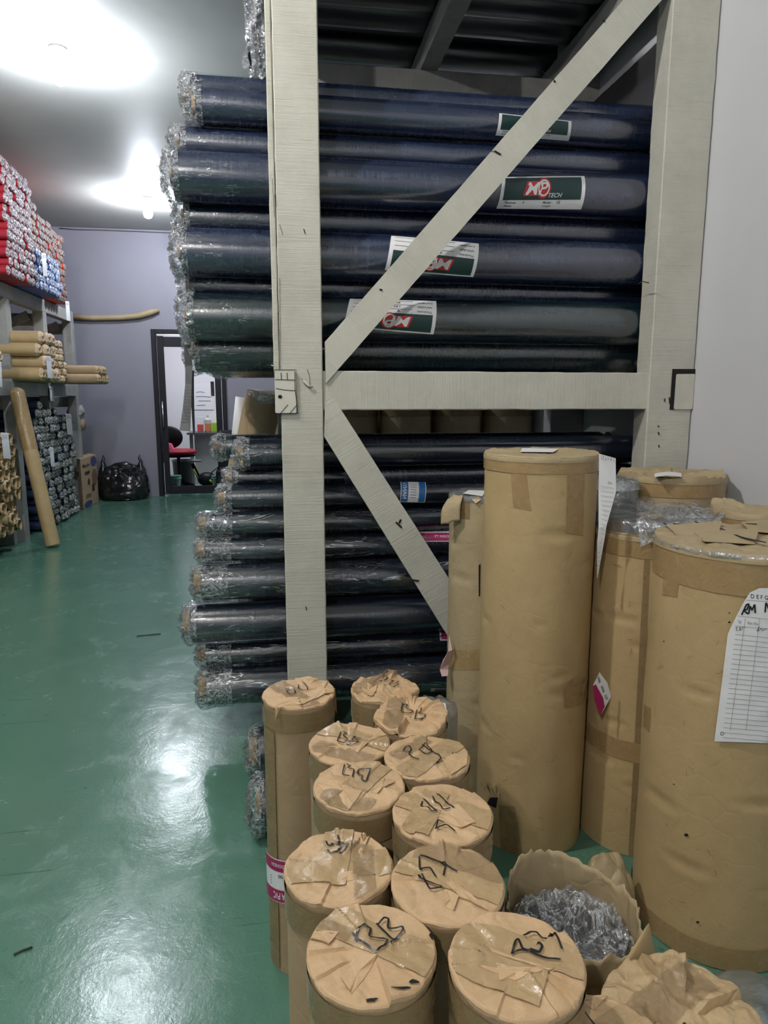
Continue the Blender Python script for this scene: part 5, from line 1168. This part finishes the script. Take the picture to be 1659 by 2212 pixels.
tag(MB().box(onY(459, 840, YF+.5), (.014, .002, .06)).build('paper_strip', flat('shaded_label_paper2', (.10, .105, .11), .6), None, smooth=False), 'short dark strip hanging under the lowest navy roll', 'paper strip')  # same paper, shade put into its dark colour

# ------------------------------------------------------------------ office things seen through the door
def oY(x, y, Y): return onY(x, y, Y)
dk = thing('desk', 'pale grey office desk with dark top behind the glass door', 'desk', (-1.3, 11.0, 0))
d0 = oY(404, 937, 11.0); 
MB().box((d0.x+.75, 11.25, .80), (1.5, .6, .03)).build('desk_top', flat('dark_laminate', (.10, .10, .11), .4), dk, smooth=False, world=True)
MB().box((d0.x+.06, 11.02, .39), (.05, .05, .78)).build('leg', flat('grey_leg', (.25, .25, .27), .5), dk, smooth=False, world=True)
MB().box((d0.x+.80, 11.05, .42), (1.40, .02, .72)).build('front_panel', flat('pale_panel', (.62, .64, .62), .5), dk, smooth=False, world=True)
zt = .817
def item(name, x0, x1, y0, lab, cat, mats, kind='box'):
    a = oY(x0, 937, 11.2); b = oY(x1, 937, 11.2); t_top = oY((x0+x1)/2, y0, 11.2).z; w_ = b.x-a.x; h_ = max(.05, t_top-zt)
    t = thing(name, lab, cat, ((a.x+b.x)/2, 11.2, zt)); m = MB()
    if kind == 'box': m.box((0, 0, h_/2), (w_, .07, h_)); m.build('body', mats[0], t, smooth=False, bevel=.003)
    else: m.lathe([(0, 0), (w_/2, 0), (w_/2, h_*.72), (w_*.18, h_*.86), (w_*.18, h_), (0, h_)], 18); m.build('body', mats[0], t, auto=40)
    if len(mats) > 1: MB().box((0, -.037 if kind == 'box' else -w_*.45, h_*.28), (w_*.9, .012, h_*.42)).build('printed_label', mats[1], t, smooth=False)
item('carton', 427, 441, 900, 'small white carton with red print on the desk', 'box', [M_PAPER, flat('red_print', (.6, .08, .08), .5)])
item('spray_bottle', 443, 457, 897, 'pale bottle with an orange label on the desk', 'bottle', [flat('bottle_grey', (.5, .5, .46), .4), flat('orange_print', (.6, .22, .06), .5)], 'lathe')
item('plastic_bottle', 458, 471, 913, 'lime green container on the desk', 'bottle', [flat('lime', (.35, .55, .05), .4)], 'box')
m = MB().add([oY(442, 900, 11.3), oY(470, 915, 11.3), oY(472, 898, 11.3), oY(466, 886, 11.3)], [(0, 1, 2, 3)]); tag(m.build('paper_sheets', M_PAPER, None, smooth=False, solid=.003), 'loose white paper sheets propped behind the bottles on the desk', 'paper')
nt_ = thing('wall_notice', 'white printed notice on the office wall above the desk', 'notice', (oY(440, 840, 12.19).x, 12.19, 1.3))
m = MB(); f_ = lambda x, y: oY(x, y, 12.185)
m.add([f_(420, 885), f_(461, 885), f_(461, 828), f_(420, 828)], [(0, 1, 2, 3)])
f_2 = lambda x, y: oY(x, y, 12.18)
strokes(m, f_2, [[(424, 848), (432, 846), (442, 848)], [(423, 857), (438, 856), (456, 858)], [(428, 866), (455, 866)], [(424, 876), (444, 875)]], 1.4, 1); m.build('sheet', [M_PAPER, M_INKG], nt_, smooth=False, world=True)
# chair with red seat
cc = oY(385, 975, 10.5); ch = thing('office_chair', 'office chair with a red seat and black back inside the office', 'chair', (cc.x, 10.5, 0)); sz = cc.z
MB().lathe([(0, 0), (.2, 0), (.26, .02), (.27, .05), (.22, .08), (0, .09)], 28, c=(0, 0, sz-.05)).build('seat', flat('red_fabric', (.32, .01, .03), .7), ch)
MB().lathe([(0, 0), (.24, 0), (.25, .02), (0, .02)], 24, c=(0, 0, sz-.075)).build('seat_pan', M_BLACK, ch)
MB().grid(lambda u, v: (-.14+.20*math.cos(u*2*PI)*math.sin(v*PI), .12+.04*math.cos(v*PI), sz+.20+.17*math.sin(u*2*PI)*math.sin(v*PI)), 24, 10, cu=True).build('backrest', M_BLACK, ch)
MB().tube([(0, 0, .1), (0, 0, sz-.07)], .025, 10).build('gas_column', M_BLACK, ch)
for i in range(5): MB().tube([(0, 0, .12), (.21*math.cos(i*1.257), .21*math.sin(i*1.257), .05)], [.03, .018], 8).build('leg', M_BLACK, ch)
for i in range(5): MB().lathe([(0, -.015), (.028, -.015), (.028, .015), (0, .015)], 14, c=(.21*math.cos(i*1.257), .21*math.sin(i*1.257), .028), axis='Y').build('caster', M_BLACK, ch)
m = MB().grid(lambda u, v: (-.22+u*.14+v*.05, -.06-.02*math.sin(u*4), sz+.16-v*.11-u*.04), 6, 6); tag(m.build('pink_cloth', flat('pink_cloth', (.75, .15, .3), .7), ch, solid=.004), 'pink cloth')
bn = oY(394, 1012, 10.85); bt2 = thing('waste_bin', 'dark grey metal bin beside the desk leg in the office', 'bin', (bn.x, 10.9, 0)); hb2 = oY(394, 995, 10.85).z
MB().lathe([(.0, .002), (.13, .002), (.155, hb2), (.148, hb2), (.12, .02), (0, .02)], 28).build('bin_body', flat('dark_bin', (.07, .07, .075), .4), bt2, auto=40); MB().lathe([(.15, hb2-.02), (.165, hb2-.01), (.165, hb2+.01), (.15, hb2+.01)], 28).build('bin_rim', flat('bin_rim', (.2, .2, .2), .4), bt2)
for x, lab in ((376, 'white bucket with a green rim at the left inside the door'), (474, 'white bucket with a green rim at the right inside the door')):
    b = oY(x, 1052, 10.1); b.z = 0; bk = thing('bucket', lab, 'bucket', (b.x, 10.1, 0), 'white buckets inside the door'); hh = oY(x, 1027, 10.1).z
    MB().lathe([(0, .002), (.085, .002), (.105, hh), (.10, hh), (.08, .01), (0, .01)], 28).build('bucket_body', flat('white_bucket', (.7, .78, .8), .35), bk, auto=40)
    MB().lathe([(.104, hh-.05), (.112, hh-.045), (.112, hh-.035), (.104, hh-.03)], 28).build('rim', flat('green_rim', (.1, .6, .3), .4), bk)
    MB().box((0, -.097, hh*.4), (.11, .006, hh*.3)).build('printed_label', flat('bucket_print', (.4, .5, .75), .5), bk, smooth=False)
vx = oY(440, 1040, 10.7); vc = thing('vacuum_cleaner', 'black and lime floor machine standing under the office desk', 'machine', (vx.x, 10.7, 0))
MB().grid(lambda u, v: (.14*math.cos(u*2*PI)*math.sin(v*PI)+.05, .12*math.sin(u*2*PI)*math.sin(v*PI), .12+.11*math.cos(v*PI)), 24, 12, cu=True).build('motor_body', M_BLACK, vc)
lime_m = flat('lime_trim', (.45, .55, .04), .4)
MB().tube([(-.05, 0, .10), (-.16, 0, .36)], .028, 10).build('handle', M_BLACK, vc); MB().tube([(-.075, -.03, .14), (-.14, -.03, .28)], .012, 8).build('trim', lime_m, vc); MB().box((-.12, 0, .40), (.20, .08, .03)).build('head', flat('grey_head', (.35, .35, .35), .5), vc, smooth=False, bevel=.006)
MB().tube([(.10, -.11, .12), (.13, -.11, .08)], .015, 8).build('trim', lime_m, vc); MB().tube([(.10, 0, .2), (.22, 0, .30), (.30, 0, .20)], .008, 8).build('hose', M_BLACK, vc)
# black moulded chair outside the door at the right of it
kc = onY(500, 1010, 9.0); k_ = thing('plastic_chair', 'black chair with curved armrest by the door, half hidden by the rolls', 'chair', (kc.x+.05, 9.0, 0))
MB().tube([(-.22, 0, 0), (-.22, 0, .40), (-.20, 0, .55), (-.08, 0, .60), (.1, 0, .60)], .03, 10).build('armrest', M_BLACK, k_)
MB().box((0, .05, .42), (.44, .42, .05)).build('seat', M_BLACK, k_, smooth=False, bevel=.02); MB().box((0, .27, .68), (.44, .05, .50)).build('backrest', M_BLACK, k_, smooth=False, bevel=.02)
for sx, sy in ((-.2, -.12), (.2, -.12), (.2, .24), (-.2, .24)): MB().tube([(sx, sy, 0), (sx*.95, sy, .42)], .018, 8).build('leg', M_BLACK, k_)
# small litter on the floor
for i, (x, y, x2, y2, lab) in enumerate(((295, 1374, 347, 1369, 'dark green sliver of strap lying on the aisle floor'), (30, 2062, 70, 2046, 'thin dark stick on the floor near the bottom left'))):
    a, b = onZ(x, y, .004), onZ(x2, y2, .004); tag(MB().tube([a, a.lerp(b, .4)+Vector((0, .004, 0)), b], .0028, 6).build('floor_litter', flat('litter_%d' % i, (.03, .05, .04), .5)), lab, 'litter')
